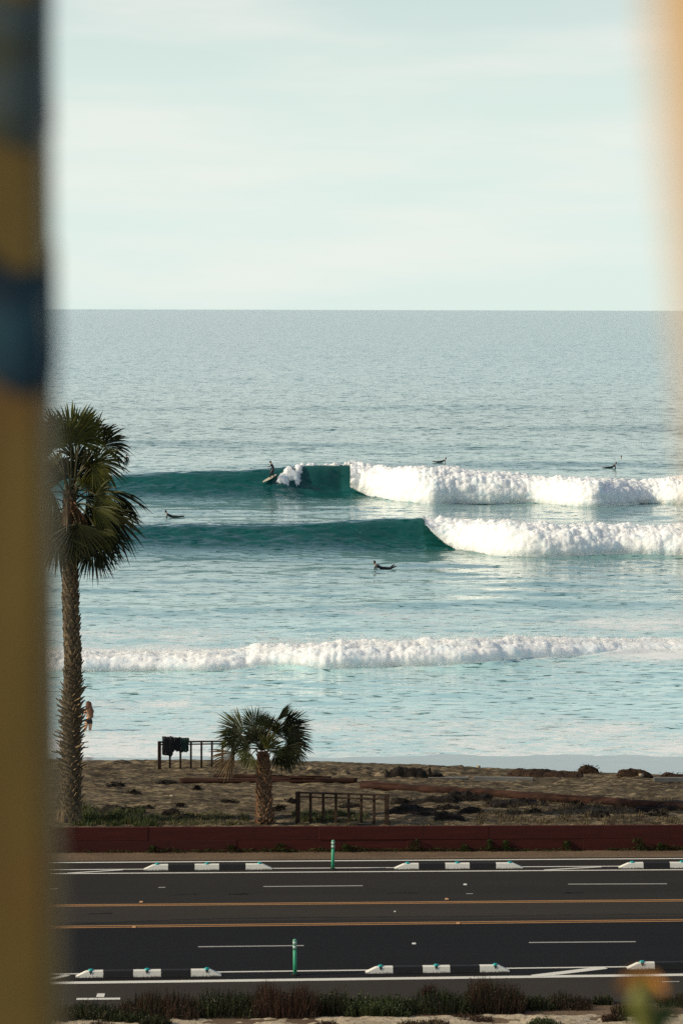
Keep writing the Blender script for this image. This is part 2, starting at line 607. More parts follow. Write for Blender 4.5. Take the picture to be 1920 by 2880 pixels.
def _look(tab, x, d):
    t = d - (w0.y + .10 + .056 * x)
    i = min(max(bisect_right(_xl, x) - 1, 0), len(_xl) - 2)
    j = min(max(bisect_right(_tl, t) - 1, 1), len(_tl) - 2)
    u = min(max((x - _xl[i]) / (_xl[i + 1] - _xl[i]), 0), 1)
    v = min(max((t - _tl[j]) / (_tl[j + 1] - _tl[j]), 0), 1)
    a, b = tab[i], tab[i + 1]
    return (a[j] * (1 - v) + a[j + 1] * v) * (1 - u) + (b[j] * (1 - v) + b[j + 1] * v) * u
def sand_h(x, d): return _look(_zl, x, d)
def sand_b(x, d): return _look(_bl, x, d)
def SP(px, py):
    """photo pixel -> point on the sand"""
    z = .55
    for _ in range(8):
        p = P(px, py, z)
        z = sand_h(p.x, p.y)
    return Vector((p.x, p.y, z))

# ------------------------------------------------------------------ sea
BASE1 = [(985, 1366), (1010, 1378), (1040, 1393), (1106, 1407), (1205, 1417), (1290, 1413), (1388, 1415), (1510, 1412), (1633, 1427), (1725, 1424), (1800, 1412), (1920, 1418)]
TOP1 = [(985, 1304), (1040, 1306), (1143, 1312), (1266, 1324), (1450, 1333), (1633, 1343), (1755, 1352), (1920, 1346)]
BASE2 = [(1194, 1470), (1223, 1502), (1254, 1526), (1290, 1545), (1358, 1552), (1390, 1561), (1500, 1567), (1633, 1563), (1755, 1559), (1920, 1563)]
TOP2 = [(1194, 1459), (1266, 1465), (1388, 1471), (1572, 1480), (1755, 1485), (1920, 1483)]
BASE3 = [(-300, 1888), (233, 1888), (364, 1884), (447, 1882), (530, 1886), (694, 1882), (750, 1872), (830, 1874), (885, 1885), (1060, 1875), (1200, 1874), (1390, 1868), (1444, 1856), (1553, 1852), (1663, 1845), (1718, 1837), (1828, 1829), (1920, 1826)]
TOP3 = [(-300, 1836), (233, 1833), (530, 1834), (694, 1829), (721, 1816), (803, 1809), (913, 1811), (1060, 1806), (1280, 1800), (1500, 1797), (1663, 1803), (1773, 1800), (1920, 1802)]
def front_line(base, dmax):
    """where the foot of a roller meets the water: distance as a function of x"""
    px = np.linspace(base[0][0], 2300, 700)
    y = np.interp(px, [b[0] for b in base], [b[1] for b in base]) - ROLL * (px - CX)
    d = np.minimum(F * (H - SEA - .05) / (y - HY), dmax)
    k = 31
    g = np.exp(-np.linspace(-2.2, 2.2, k) ** 2); g /= g.sum()
    d = np.convolve(np.pad(d, k // 2, 'edge'), g, 'valid')
    xx = (px - CX) * d / F
    return lambda x: np.interp(x, xx, d, left=-1e6)
fronts = [front_line(BASE1, 294.5), front_line(BASE2, 230.5), front_line(BASE3, 1e9)]
def wave_param(px, val, dc):
    return [(p - CX) * dc / F for p in px], val
D1, D2, D3 = 300.0, 235.0, 153.0
w1_px = [100, 330, 430, 530, 674, 789, 840, 900, 960, 985, 1040, 1150, 1500, 1920]
w1_y = [1341, 1337, 1330, 1324, 1322, 1315, 1311, 1306.5, 1305.5, 1306, 1318, 1330, 1345, 1350]
w2_px = [100, 300, 700, 900, 1050, 1190, 1240, 1350, 1920]
w2_y = [1482, 1480, 1477, 1470, 1464, 1461, 1480, 1495, 1500]
W1X = np.array([(p - CX) * D1 / F for p in w1_px]); W1H = np.array([H - (y - HY) * D1 / F - SEA for y in w1_y])
W2X = np.array([(p - CX) * D2 / F for p in w2_px]); W2H = np.array([H - (y - HY) * D2 / F - SEA for y in w2_y])
def ramp_px(px, vals, dc):
    xx = np.array([(p - CX) * dc / F for p in px])
    return lambda x: np.interp(x, xx, vals)
w1_front = ramp_px([100, 400, 700, 800, 860, 960, 1000], [4.6, 4.2, 3.3, 2.6, 1.55, 1.15, 1.5], D1)
w2_front = ramp_px([100, 600, 900, 1050, 1180], [4.6, 4.2, 3.2, 1.9, 1.3], D2)
def d1_line(x): return D1 + .55 * np.sin(x / 9.0) + .35 * np.sin(x / 3.7 + 1)
def d2_line(x): return D2 + .5 * np.sin(x / 7.0 + 2) + .25 * np.sin(x / 2.9)
def profile(t, wf, wb, pw):
    a = np.where(t < 0, np.abs(t) / wf, np.abs(t) / wb)
    return 1 / (1 + a ** np.where(t < 0, pw, 2.0))
def sea_wave(x, d):
    t1, t2 = d - d1_line(x), d - d2_line(x)
    h1, h2 = np.interp(x, W1X, W1H), np.interp(x, W2X, W2H)
    z = h1 * profile(t1, w1_front(x), 7.0, 2.9) + h2 * profile(t2, w2_front(x), 6.0, 2.9)
    z = z - .16 * np.exp(-((t1 + 12) / 4.5) ** 2) - .12 * np.exp(-((t2 + 9.5) / 3.5) ** 2)
    # long low swells farther out, and a low one behind the near whitewater
    for dk, hk, wk in ((352, .42, 6.5), (405, .45, 9), (470, .45, 11), (560, .5, 14)):
        dd = dk + 5 * np.sin(x / 37.0 + dk)
        z = z + hk * np.exp(-((d - dd) / wk) ** 2) * (.65 + .35 * np.sin(x / 21.0 + dk))
    z = z + .18 * np.exp(-((d - 185 - 3 * np.sin(x / 9.0)) / 3.0) ** 2)
    return z
def chop(x, d, dy):
    z = 0
    for lx, ly, a, s in ((7.0, 3.6, .07, 1.0), (2.8, 1.6, .045, 2.0), (1.1, .62, .030, 3.0), (.5, .3, .015, 4.0)):
        keep = sstep(.9, 2.6, ly / dy)
        far = 1.0
        z = z + a * keep * vnoise(x / lx + s * 13.1, d / ly + .12 * x / lx + s * 7.7, s)
    # wind waves with long crests, growing with the distance so that they still show far out
    for lx, ly, a, s in ((22, 8, .05, 5.0), (60, 22, .10, 6.0), (150, 60, .2, 7.0)):
        z = z + a * sstep(.9, 2.6, ly / dy) * sstep(150, 420 + 6 * ly, d) * vnoise(x / lx + s, d / ly + s * 3.3, s)
    t1, t2 = d - d1_line(x), d - d2_line(x)
    face = np.exp(-((t1 + 4) / 4.5) ** 2) + np.exp(-((t2 + 3.5) / 4) ** 2)
    z = z + face * (.085 * vnoise(x / 1.9 + .5 * d, d / .8, 31.0) + .05 * vnoise(x / .8 - .7 * d, d / .42, 37.0)) * (dy < .4)
    for fl, hr in zip(fronts, (.30, .26, .20)):
        q = d - (fl(x) - .45)
        z = z + hr * (.65 + .6 * vnoise(x / 3.1, hr * 99, 3.0)) * np.where(q < 0, np.exp(-(q / .45) ** 2), np.exp(-(q / 1.2) ** 2)) * (dy < .4)
    near = sstep(117, 165, d)
    return z * (.22 + .78 * near)
rows = []
d = 119.0
while d < 120000:
    rows.append(d)
    step = .60 * d * d / (3019 * 18.2)
    for a, b, s in ((222, 238, .16), (284, 304, .17), (143, 160, .16), (119, 143, .16)):
        if a < d < b:
            step = min(step, s)
    d += min(step, d * .08)
rows = np.array(rows)
fan = np.concatenate([np.linspace(-.60, -.125, 34, endpoint=False), np.linspace(-.125, .125, 560), np.linspace(.125, .60, 35)[1:]])
Dg, Fg = np.meshgrid(rows, fan, indexing='ij')
Xg = Fg * Dg
dyg = np.gradient(rows)[:, None] * np.ones_like(Xg)
Zg = SEA + sea_wave(Xg, Dg) + chop(Xg, Dg, dyg)
# foam cover: whitewater seams, lace near the shore, the surfer's track and torn lip
pxg = CX + F * Fg
foam = np.zeros_like(Zg)
shore = 1 - sstep(121.5, 140, Dg)
foam += .13 * shore + .38 * (1 - sstep(172, 222, Dg)) * (1 + .35 * fbm(Xg / 9, Dg / 7, 3.0, 3))
foam += .12 * np.exp(-((Dg - 176) / 9.0) ** 2) * sstep(900, 1300, pxg)
foam += .04 * np.exp(-((Dg - 172) / 8.0) ** 2) * (1 - sstep(700, 1200, pxg))
foam += .16 * np.exp(-((Dg - 160) / 3.2) ** 2)
t1 = Dg - d1_line(Xg)
t2 = Dg - d2_line(Xg)
wk = sstep(772, 800, pxg) * (1 - sstep(838, 866, pxg))          # torn water behind the board, from its tail up to the lip
foam += .36 * wk * np.exp(-((t1 + 2.9 - (pxg - 780) * .030) / 1.1) ** 2) + .12 * wk * np.exp(-((t1 + 1.0) / 1.2) ** 2)
foam += .45 * np.exp(-((t1 + .15) / .45) ** 2) * sstep(815, 880, pxg) * (1 - sstep(985, 1000, pxg))
foam += .62 * np.exp(-((t1 - 8) / 6) ** 2) * sstep(1000, 1060, pxg)
foam += .55 * np.exp(-((t2 - 7) / 5) ** 2) * sstep(1230, 1290, pxg)
foam += .36 * np.exp(-((t2 + 1.7) / 1.4) ** 2) * np.exp(-((pxg - 1010) / 90) ** 2)
foam += .30 * np.exp(-((t2 + 6.5) / 2.2) ** 2) * np.exp(-((pxg - 1020) / 160) ** 2)
milk = (1 - sstep(150, 215, Dg)) * .55 + .45 * (1 - sstep(260, 520, Dg))
for t_, w_ in ((t1, 6.5), (t2, 5.5)):
    milk = milk * (1 - .97 * np.exp(-((t_ + w_ * .6) / w_) ** 4))      # the unbroken faces stay clear and deep
V = np.stack([Xg, Dg, Zg], -1).reshape(-1, 3)
sea_k = Mat('sea water')
pos = sea_k.node('ShaderNodeNewGeometry').outputs['Position']
at_f = sea_k.node('ShaderNodeAttribute'); at_f.attribute_name = 'foam'
at_m = sea_k.node('ShaderNodeAttribute'); at_m.attribute_name = 'milk'
def sea_map(sx, sy, off=0):
    m = sea_k.node('ShaderNodeMapping')
    m.inputs['Scale'].default_value = (sx, sy, .3)
    m.inputs['Location'].default_value = (off, off * .7, off * .3)
    sea_k.l.new(pos, m.inputs[0])
    return m.outputs[0]
lace1 = sea_k.noise(sea_map(.55, 1.1), 1.0, 6, .62, 1.2)
lace2 = sea_k.noise(sea_map(2.6, 4.2, 5), 1.0, 4, .6, .8)
lace3 = sea_k.noise(sea_map(7, 9, 8), 1.0, 3, .6, .5)
lace = sea_k.math('ADD', sea_k.math('ADD', sea_k.math('MULTIPLY', lace1, .42), sea_k.math('MULTIPLY', lace2, .36)), sea_k.math('MULTIPLY', lace3, .22))
thr = sea_k.math('SUBTRACT', sea_k.math('ADD', at_f.outputs['Fac'], lace), 1.0)
ffac = sea_k.mr(thr, -.13, .08)
dash = sea_k.mr(sea_k.noise(sea_map(.95, 2.6, 21), 1.0, 3, .55, .4), .58, .635, 1.0, .15)  # shore-facing wavelet fronts darkened in the colour, besides their tilt
wat = sea_k.mix(sea_k.math('MULTIPLY', at_m.outputs['Fac'], dash), (.0012, .068, .064), (.42, .665, .66))
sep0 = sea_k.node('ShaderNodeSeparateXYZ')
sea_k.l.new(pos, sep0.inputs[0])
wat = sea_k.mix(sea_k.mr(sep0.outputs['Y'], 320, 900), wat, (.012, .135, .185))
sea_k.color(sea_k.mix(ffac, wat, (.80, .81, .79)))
sea_k.set(sea_k.mr(ffac, 0, 1, .09, .75, False), .5, 1.333)
# small ripples as a direct tilt of the normal, at three sizes
geo_n = sea_k.node('ShaderNodeNewGeometry').outputs['Normal']
def tilt(vec, sc, det, amp):
    n = sea_k.node('ShaderNodeTexNoise')
    sea_k.put(n, Vector=vec, Scale=sc, Detail=det, Roughness=.6)
    s = sea_k.node('ShaderNodeVectorMath', operation='SUBTRACT')
    sea_k.l.new(n.outputs['Color'], s.inputs[0]); s.inputs[1].default_value = (.5, .5, .5)
    m = sea_k.node('ShaderNodeVectorMath', operation='MULTIPLY')
    sea_k.l.new(s.outputs[0], m.inputs[0])
    if isinstance(amp, tuple):
        m.inputs[1].default_value = amp
    else:
        sea_k.l.new(amp, m.inputs[1])
    return m.outputs[0]
sepp = sea_k.node('ShaderNodeSeparateXYZ')
sea_k.l.new(pos, sepp.inputs[0])
farf = sea_k.mr(sepp.outputs['Y'], 180, 1400, .0, 1)
comb = sea_k.node('ShaderNodeCombineXYZ')
sea_k.l.new(sea_k.math('MULTIPLY', farf, .18), comb.inputs[0])
sea_k.l.new(sea_k.math('MULTIPLY', farf, .38), comb.inputs[1])
def vadd(a, b):
    n = sea_k.node('ShaderNodeVectorMath', operation='ADD')
    sea_k.l.new(a, n.inputs[0]); sea_k.l.new(b, n.inputs[1])
    return n.outputs[0]
nn = vadd(geo_n, tilt(sea_map(.9, 2.2, 3), 1.0, 4, (.05, .085, 0)))
nn = vadd(nn, tilt(sea_map(.12, .30, 9), 1.0, 5, comb.outputs[0]))
# short steep wavelets: thin dark dashes facing the shore
def wavelets(vec, lo, hi, amp):
    n = sea_k.noise(vec, 1.0, 3, .55, .4)
    m = sea_k.mr(n, lo, hi, 0, 1)
    c = sea_k.node('ShaderNodeCombineXYZ')
    sea_k.l.new(sea_k.math('MULTIPLY', m, amp if not isinstance(amp, bpy.types.NodeSocket) else amp), c.inputs[1])
    return c.outputs[0]
nn = vadd(nn, wavelets(sea_map(.95, 2.6, 21), .59, .655, -.55))
nn = vadd(nn, wavelets(sea_map(.45, .8, 33), .56, .68, sea_k.math('MULTIPLY', sea_k.mr(sepp.outputs['Y'], 170, 420, .0, 1), -.34)))
nz = sea_k.node('ShaderNodeVectorMath', operation='NORMALIZE')
sea_k.l.new(nn, nz.inputs[0])
sea_k.l.new(nz.outputs[0], sea_k.b.inputs['Normal'])
sea = link('sea', np_mesh('sea', V, len(rows), len(fan), sea_k.m, True, {'foam': foam, 'milk': milk}))
tag(sea, kind='structure')
print('sea', len(rows), len(fan), V.shape)
def sea_z(x, d):
    x, d = np.array([float(x)]), np.array([float(d)])
    return float((SEA + sea_wave(x, d) + chop(x, d, np.maximum(.16, .6 * d * d / (3019 * 18.2))))[0])

# ------------------------------------------------------------------ whitewater of the three breaking waves
foam_k = Mat('white foam')
fn = foam_k.noise(foam_k.coords((1, 1, 1), 'Position'), .9, 6, .7)
foam_k.color(foam_k.ramp(fn, (.32, (.70, .80, .82)), (.52, (.87, .865, .83))))
foam_k.set(1.0, .05)
foam_k.b.inputs['Subsurface Weight'].default_value = 1.0
foam_k.b.inputs['Subsurface Radius'].default_value = (1.0, 1.0, 1.0)
foam_k.b.inputs['Subsurface Scale'].default_value = 0.7
foam_k.bump(fn, .7, .22)
spray_k = Mat('airborne spray')
spray_k.color((.86, .86, .84))
spray_k.set(1.0, .0)
_t = spray_k.node('ShaderNodeBsdfTranslucent'); _t.inputs[0].default_value = (.86, .86, .84, 1)
_a = spray_k.node('ShaderNodeMixShader'); _a.inputs[0].default_value = .5
spray_k.l.new(spray_k.b.outputs[0], _a.inputs[1]); spray_k.l.new(_t.outputs[0], _a.inputs[2])
spray_k.l.new(_a.outputs[0], spray_k.n['Material Output'].inputs[0])
def whitewater(label, base, top, d_mid, depth, back, du, seed, amp, dmax, left_soft=1.5, right=2300):
    bx, by = zip(*base)
    tx, ty = zip(*top)
    bx, by, tx, ty = map(list, (bx, by, tx, ty))
    for a, b in ((bx, by), (tx, ty)):
        a.append(right); b.append(b[-1])
    pxs = np.linspace(min(bx[0], tx[0]), right, int((right - bx[0]) * d_mid / F / du))
    yb = np.interp(pxs, bx, by) - ROLL * (pxs - CX)
    yt = np.interp(pxs, tx, ty) - ROLL * (pxs - CX)
    yb = yb + fbm(pxs / 26.0, seed * 1.0, 0, 3) * 2.6 * (1 if left_soft else 1)
    db = F * (H - SEA - .05) / (yb - HY)
    db = np.minimum(db, dmax)
    kk_ = int(3.5 / du)
    gk = np.exp(-np.linspace(-2.2, 2.2, 2 * kk_ + 1) ** 2)
    gk /= gk.sum()
    db = np.convolve(np.pad(db, kk_, 'edge'), gk, 'valid')
    zb = np.clip(H - (yb - HY) * db / F, SEA - .15, None)
    dt = db + depth
    zt = H - (yt - HY) * dt / F
    hgt = np.maximum(zt - zb, .06)
    s0 = np.linspace(0, 1, 96)
    # cross-section: bulging front, rounded top, long back
    k = 20
    sec = []
    for s in s0:
        if s < .72:
            a = s / .72 * math.pi * .5
            sec.append((-.10 * math.sin(a * 2) + 1.0 * (1 - math.cos(a)) * .98 , math.sin(a) ** .85, 0))
        else:
            q = (s - .72) / .28
            sec.append((1.0, 1 - sstep(0, 1, q) * 1.08, q))
    sec = np.array(sec)
    Yd = db[:, None] + sec[None, :, 0] * depth + sec[None, :, 2] * back
    Xd = ((pxs - CX)[:, None]) * Yd / F
    Xd = ((pxs - CX) * (db + depth * .6) / F)[:, None] + 0 * Yd
    Zd = zb[:, None] - .12 + sec[None, :, 1] * (hgt[:, None] + .12)
    # billows: rounded puffs with creases between them, pushed out along the surface
    gu = np.stack(np.gradient(Xd, axis=0) * 1.0 if False else [np.gradient(q, axis=0) for q in (Xd, Yd, Zd)], -1)
    gv = np.stack([np.gradient(q, axis=1) for q in (Xd, Yd, Zd)], -1)
    nr = np.cross(gv, gu)
    nr /= np.linalg.norm(nr, axis=-1, keepdims=True) + 1e-9
    if nr[len(pxs) // 2, 20, 1] > 0:
        nr = -nr
    n = 0
    for sc, a_ in ((1.5, .36), (.75, .30), (.38, .20), (.19, .13)):
        n = n + a_ * np.abs(vnoise(Xd / sc + seed, Yd / sc + seed * 2, Zd / sc + sc * 9)) * 2.0
    env = (.25 + .75 * np.clip(sec[None, :, 1], 0, 1) ** .6)
    A = amp * np.minimum(1, .25 + .75 * hgt[:, None]) * env * (n - .42)
    lump = fbm(Xd / 5.0, seed * 3.1, 0.0, 3)
    Xd = Xd + nr[..., 0] * A
    Yd = Yd + nr[..., 1] * A
    Zd = Zd + nr[..., 2] * A + lump * .16 * hgt[:, None] * sec[None, :, 1]
    V = np.stack([Xd, Yd, Zd], -1).reshape(-1, 3)
    o = link('whitewater', np_mesh('whitewater', V, len(pxs), 96, foam_k.m, True))
    tag(o, label, 'whitewater', kind='stuff')
    # flying spray and loose clots of froth round the roller's rim
    mb = MB()
    for _ in range(int(len(pxs) * 24)):
        i = rng.integers(0, len(pxs))
        if rng.random() < .82:
            j = int(rng.integers(48, 76)); up = abs(rng.normal(0, .12)) * min(1.8, .3 + hgt[i]) * (1 if rng.random() < .8 else 2.2); dy = rng.normal(0, .3)
        else:
            j = int(rng.integers(0, 7)); up = rng.uniform(0, .06); dy = -abs(rng.normal(0, .35))
        p = Vector((Xd[i, j] + rng.normal(0, .15), Yd[i, j] + dy, Zd[i, j] + up + (.0 if j > 20 else .1)))
        r_ = rng.uniform(.008, .024)
        q = [p + Vector(rng.normal(0, 1, 3)) * r_ for _ in range(4)]
        mb.add(q, [(0, 1, 2), (0, 2, 3), (0, 3, 1), (1, 3, 2)])
    o2 = mb.build('spray', spray_k.m, o)
    tag(o2, kind='stuff')
    return o
whitewater('tall rolling white foam of the farther breaking wave, beside the dark barrel',
           BASE1,
           TOP1, 292, 5.5, 7, .07, 11.3, .44, 294.5)
whitewater('broad white foam of the middle wave nearer the shore than the surfers',
           BASE2,
           TOP2, 228, 4.5, 6, .06, 23.7, .38, 230.5)
whitewater('low tumbling line of white foam closest to the beach, across the whole bay',
           BASE3,
           TOP3, 153, 2.6, 4, .045, 41.9, .30, 1e9)

# torn white water behind the board and along the curling lip: a thin broken sheet that breaks through the surface
def froth(name, label, x_px, t0, t1_, nu, nv, mask):
    px = np.linspace(*x_px, nu)
    t = np.linspace(t0, t1_, nv)
    PXg, Tg = np.meshgrid(px, t, indexing='ij')
    Xf = (PXg - CX) * D1 / F
    Df = d1_line(Xf) + Tg
    base = SEA + sea_wave(Xf, Df) + chop(Xf, Df, .17 + 0 * Df)
    lift = mask(PXg, Tg)
    streak = fbm(Xf / .55 + Tg * .5, Tg / .8, 12.0, 4, .62)
    hgt = np.clip(lift * (.50 + 1.25 * streak) - .12, -.2, .26)
    Zf = base + hgt
    Vf = np.stack([Xf + .05 * vnoise(Xf / .2, Tg / .2, 3.0), Df - .35 * np.clip(hgt, 0, 1), Zf], -1).reshape(-1, 3)
    o = link(name, np_mesh(name, Vf, nu, nv, foam_k.m, True))
    tag(o, label, 'froth', kind='stuff')
def wake_mask(px, t):
    u = np.clip((px - 776) / 74, 0, 1)
    mid = -3.3 + 2.9 * u ** .8
    w = .35 + 1.25 * u
    return np.exp(-((t - mid) / w) ** 2) * sstep(768, 786, px) * (1 - sstep(836, 858, px)) * .68
def lip_mask(px, t):
    return np.exp(-((t + .05) / .30) ** 2) * sstep(815, 850, px) * (1 - sstep(988, 1000, px)) * (.42 + .38 * sstep(930, 985, px))
froth('wake_froth', 'white torn froth trailing behind the standing surfer up to the wave crest', (764, 862), -4.6, .6, 130, 150, wake_mask)
froth('lip_froth', 'thin white fringe along the curling crest over the dark barrel', (812, 1002), -.9, .9, 230, 60, lip_mask)
# ------------------------------------------------------------------ palms
def leaf_mat(name, dark, light, dry=None):
    k = Mat(name)
    n = k.noise(k.coords((1.6, 1.6, 1.6), 'Position'), 1.0, 4)
    c = k.ramp(n, (.3, dark), (.7, light))
    k.color(c)
    k.set(.55, .2)
    tr = k.node('ShaderNodeBsdfTranslucent')
    k.l.new(k.mix(.5, c, tuple(min(1, x * 2.0) for x in light)), tr.inputs[0])
    ms = k.node('ShaderNodeMixShader')
    ms.inputs[0].default_value = .16
    k.l.new(k.b.outputs[0], ms.inputs[1]); k.l.new(tr.outputs[0], ms.inputs[2])
    k.l.new(ms.outputs[0], k.n['Material Output'].inputs[0])
    return k.m
frond_m = leaf_mat('green palm frond', (.022, .030, .007), (.105, .105, .020))  # lit copy: sunny yellow put into the leaf colour
frond_shade = leaf_mat('shaded green palm frond', (.010, .014, .005), (.036, .038, .011))  # darker copy of the same green: shade put into the colour
frond_dry = leaf_mat('dry palm frond', (.050, .034, .016), (.15, .095, .045))
petiole_m = simple('palm leaf stalk', (.035, .036, .012), (.085, .070, .028), (8, 8, 8), .6, .3, 0)
petiole_dry = simple('dry palm leaf stalk', (.09, .048, .022), (.19, .10, .05), (8, 8, 8), .8, .2, 0)
bark_m = simple('palm bark', (.05, .038, .024), (.13, .095, .058), (7, 7, 16), .95, .1, .6, .03)
boot_m = simple('palm leaf base', (.085, .060, .034), (.23, .165, .090), (9, 9, 9), .85, .2, .4, .01, src='Position')
boot_red = simple('reddish palm leaf base', (.10, .050, .028), (.30, .165, .088), (9, 9, 9), .85, .2, .4, .01, src='Position')

def fan_frond(heart, hub, tip, tilt, spread, nseg, droop, parent, mats, thin=.012, lenvar=.15):
    """one fan leaf: a stalk from the heart to the hub, pleated fingers from the hub towards the tip"""
    heart, hub, tip = Vector(heart), Vector(hub), Vector(tip)
    mb = MB()
    t = (tip - hub)
    L = t.length
    t.normalize()
    # stalk
    st = []
    for i in range(6):
        q = i / 5
        p = heart.lerp(hub, q)
        p.z += math.sin(q * math.pi) * (hub - heart).length * .10
        st.append(p)
    mb.tube(st, [.032 * (1 - .5 * i / 5) for i in range(6)], 5, 1, False)
    view = Vector((0, 1, 0))
    img = t.cross(view)
    if img.length < .15:
        img = t.cross(Vector((0, 0, 1)))
    img.normalize()
    dep = t.cross(img).normalized()
    s = (img * math.cos(tilt) + dep * math.sin(tilt)).normalized()
    n = t.cross(s).normalized()
    sp = math.radians(spread)
    NK = 6
    for i in range(nseg):
        a = -sp + 2 * sp * (i + .5) / nseg + random.uniform(-.03, .03)
        v = (t * math.cos(a) + s * math.sin(a)).normalized()
        c = (s * math.cos(a) - t * math.sin(a)).normalized()
        fold = math.radians(38) * (1 if i % 2 else -1)
        cc = c * math.cos(fold) + n * math.sin(fold)
        Ls = L * (1 - .30 * (abs(a) / 2.4) ** 2) * random.uniform(1 - lenvar, 1 + lenvar * .5)
        da = 2 * sp / nseg
        curl = random.uniform(.6, 1.5)
        vs = []
        for k in range(NK):
            q = k / (NK - 1)
            r = Ls * (.03 + .97 * q)
            w = min(r * da * .70, Ls * .6 * da * .70) if q < .62 else Ls * .6 * da * .70 * (1 - (q - .62) / .38) ** .8
            w = max(w, .002)
            p = hub + v * r + n * (.10 * L * (1 - math.cos(a)))
            sag = droop * curl * L * (q ** 2.6) * .55
            p = p + Vector((0, 0, -sag)) - v * (sag * .35)
            vs += [p - cc * w, p + cc * w]
        mb.add(vs, [(2 * k, 2 * k + 1, 2 * k + 3, 2 * k + 2) for k in range(NK - 1)], 0)
    root = parent.matrix_world.translation if False else parent.location
    for i, q in enumerate(mb.v):
        mb.v[i] = tuple(Vector(q) - root)
    return mb.build('frond', mats, parent)

def boot_mesh(name, L, W, out, mat):
    """cut-off leaf base: blunt tapered wedge rising from the bark, local +X outwards, +Z up"""
    mb = MB()
    vs = []
    for q, w, th in ((0, W, .05), (.45, W * .72, .045), (1, W * .42, .022)):
        x = .0 + L * math.sin(out) * q
        z = L * math.cos(out) * q
        for sy, sx in ((-1, 1), (1, 1), (.8, -1), (-.8, -1)):
            vs.append((x + sx * th * .5 * math.cos(out), sy * w * .5, z - sx * th * .5 * math.sin(out)))
    fs = []
    for r in range(2):
        for k in range(4):
            j = (k + 1) % 4
            fs.append((r * 4 + k, r * 4 + j, r * 4 + 4 + j, r * 4 + 4 + k))
    fs += [(3, 2, 1, 0), (8, 9, 10, 11)]
    mb.add(vs, fs)
    return mb.mesh(name, mat)

def palm_trunk(root, path, rads, rows_, per, boot_sets, red, maxparts, hang_mat):
    """path: local centre points with radii; boots in spiral rows; those on the side seen from the road are parts"""
    mb = MB()
    n = 18
    mb.tube(path, rads, n, 0)
    for i, q in enumerate(mb.v):
        k = .03 * (svn(q[0] * 9, q[1] * 9, q[2] * 14))
        mb.v[i] = (q[0] * (1 + k), q[1] * (1 + k), q[2])
    tr = mb.build('trunk', bark_m, root, True)
    zs = [p[2] for p in path]
    made = 0
    rest = MB()
    for r in range(rows_):
        z = zs[0] + (zs[-1] - zs[0]) * (r + .3) / rows_
        cx = float(np.interp(z, zs, [p[0] for p in path])); cy = float(np.interp(z, zs, [p[1] for p in path]))
        rad = float(np.interp(z, zs, rads))
        for k in range(per):
            an = 2 * math.pi * (k + .5 * (r % 2) + .13 * r + random.uniform(-.12, .12)) / per
            me = boot_sets(z / zs[-1])
            zz = z + random.uniform(-.02, .02)
            loc = (cx + math.cos(an) * rad * .93, cy + math.sin(an) * rad * .93, zz)
            sc = random.uniform(.72, 1.2)
            if math.sin(an) < .12 and made < maxparts:
                o = link('leaf_base', me, tr, loc)
                o.rotation_euler = (random.uniform(-.2, .2), random.uniform(-.16, .2), an + random.uniform(-.2, .2))
                o.scale = (sc, sc * random.uniform(.8, 1.1), sc)
                made += 1
            else:
                M = Matrix.Translation(loc) @ Matrix.Rotation(an, 4, 'Z') @ Matrix.Scale(sc, 4)
                rest.add([M @ v.co for v in me.vertices], [tuple(p.vertices) for p in me.polygons])
    if rest.v:
        o = rest.build('leaf_base_stubble', red, tr)
        tag(o, kind='stuff')
    return tr

# ---- tall fan palm on the left
TP = SP(197, 2318)
tall = empty('palm_tree', TP - Vector((0, 0, .05)))
tag(tall, 'tall fan palm with a shaggy crown and spiky trunk, half hidden by the yellowish post', 'palm tree')
def tpt(px, py, dy=0.0):
    return PD(px, py, TP.y + dy)
tpath, trads = [], []
for px, py, w in ((196, 2325, 74), (198, 2290, 66), (200, 2200, 58), (201, 2080, 54), (204, 1950, 53), (205, 1850, 50), (200, 1750, 47), (198, 1650, 46), (197, 1560, 44), (197, 1460, 40), (196, 1380, 30)):
    q = tpt(px, py) - tall.location
    tpath.append((q.x, q.y, q.z)); trads.append(w / 2 * TP.y / F * .90)
b_short = [boot_mesh('leaf_base', .15, .15, R(20), boot_m), boot_mesh('leaf_base', .17, .13, R(28), boot_m), boot_mesh('leaf_base', .13, .16, R(16), boot_m)]
b_long = [boot_mesh('leaf_base', .27, .11, R(64), boot_m), boot_mesh('leaf_base', .31, .10, R(56), boot_m), boot_mesh('leaf_base', .23, .12, R(48), boot_m), boot_mesh('leaf_base', .36, .08, R(72), boot_m)]
b_mid = [boot_mesh('leaf_base', .20, .12, R(40), boot_m), boot_mesh('leaf_base', .22, .12, R(33), boot_m)]
def tall_boots(q):
    # spiky between a tenth and two fifths of the height, close-set above and below
    if .16 < q < .40:
        return random.choice(b_long + b_long + b_mid)
    if .06 < q <= .16 or .40 <= q < .48:
        return random.choice(b_mid + b_mid + b_short + b_long[2:3])
    return random.choice(b_short)
palm_trunk(tall, tpath, trads, 78, 10, tall_boots, boot_m, 295, petiole_dry)
# ragged fibre curtain at the very foot
mb = MB()
for k in range(34):
    an = random.uniform(math.pi, 2 * math.pi)
    r0 = trads[1] * random.uniform(.95, 1.15)
    p = Vector((tpath[0][0] + math.cos(an) * r0, math.sin(an) * r0, random.uniform(.25, .5)))
    w = random.uniform(.02, .045)
    tng = Vector((-math.sin(an), math.cos(an), 0)) * w
    o_ = Vector((math.cos(an), math.sin(an), 0))
    mb.add([p - tng, p + tng, p + tng * .6 + o_ * .07 - Vector((0, 0, .38)), p - tng * .6 + o_ * .07 - Vector((0, 0, .38))], [(0, 1, 2, 3)])
mb.build('bark_skirt', boot_m, tall)
heart = tpt(198, 1395)
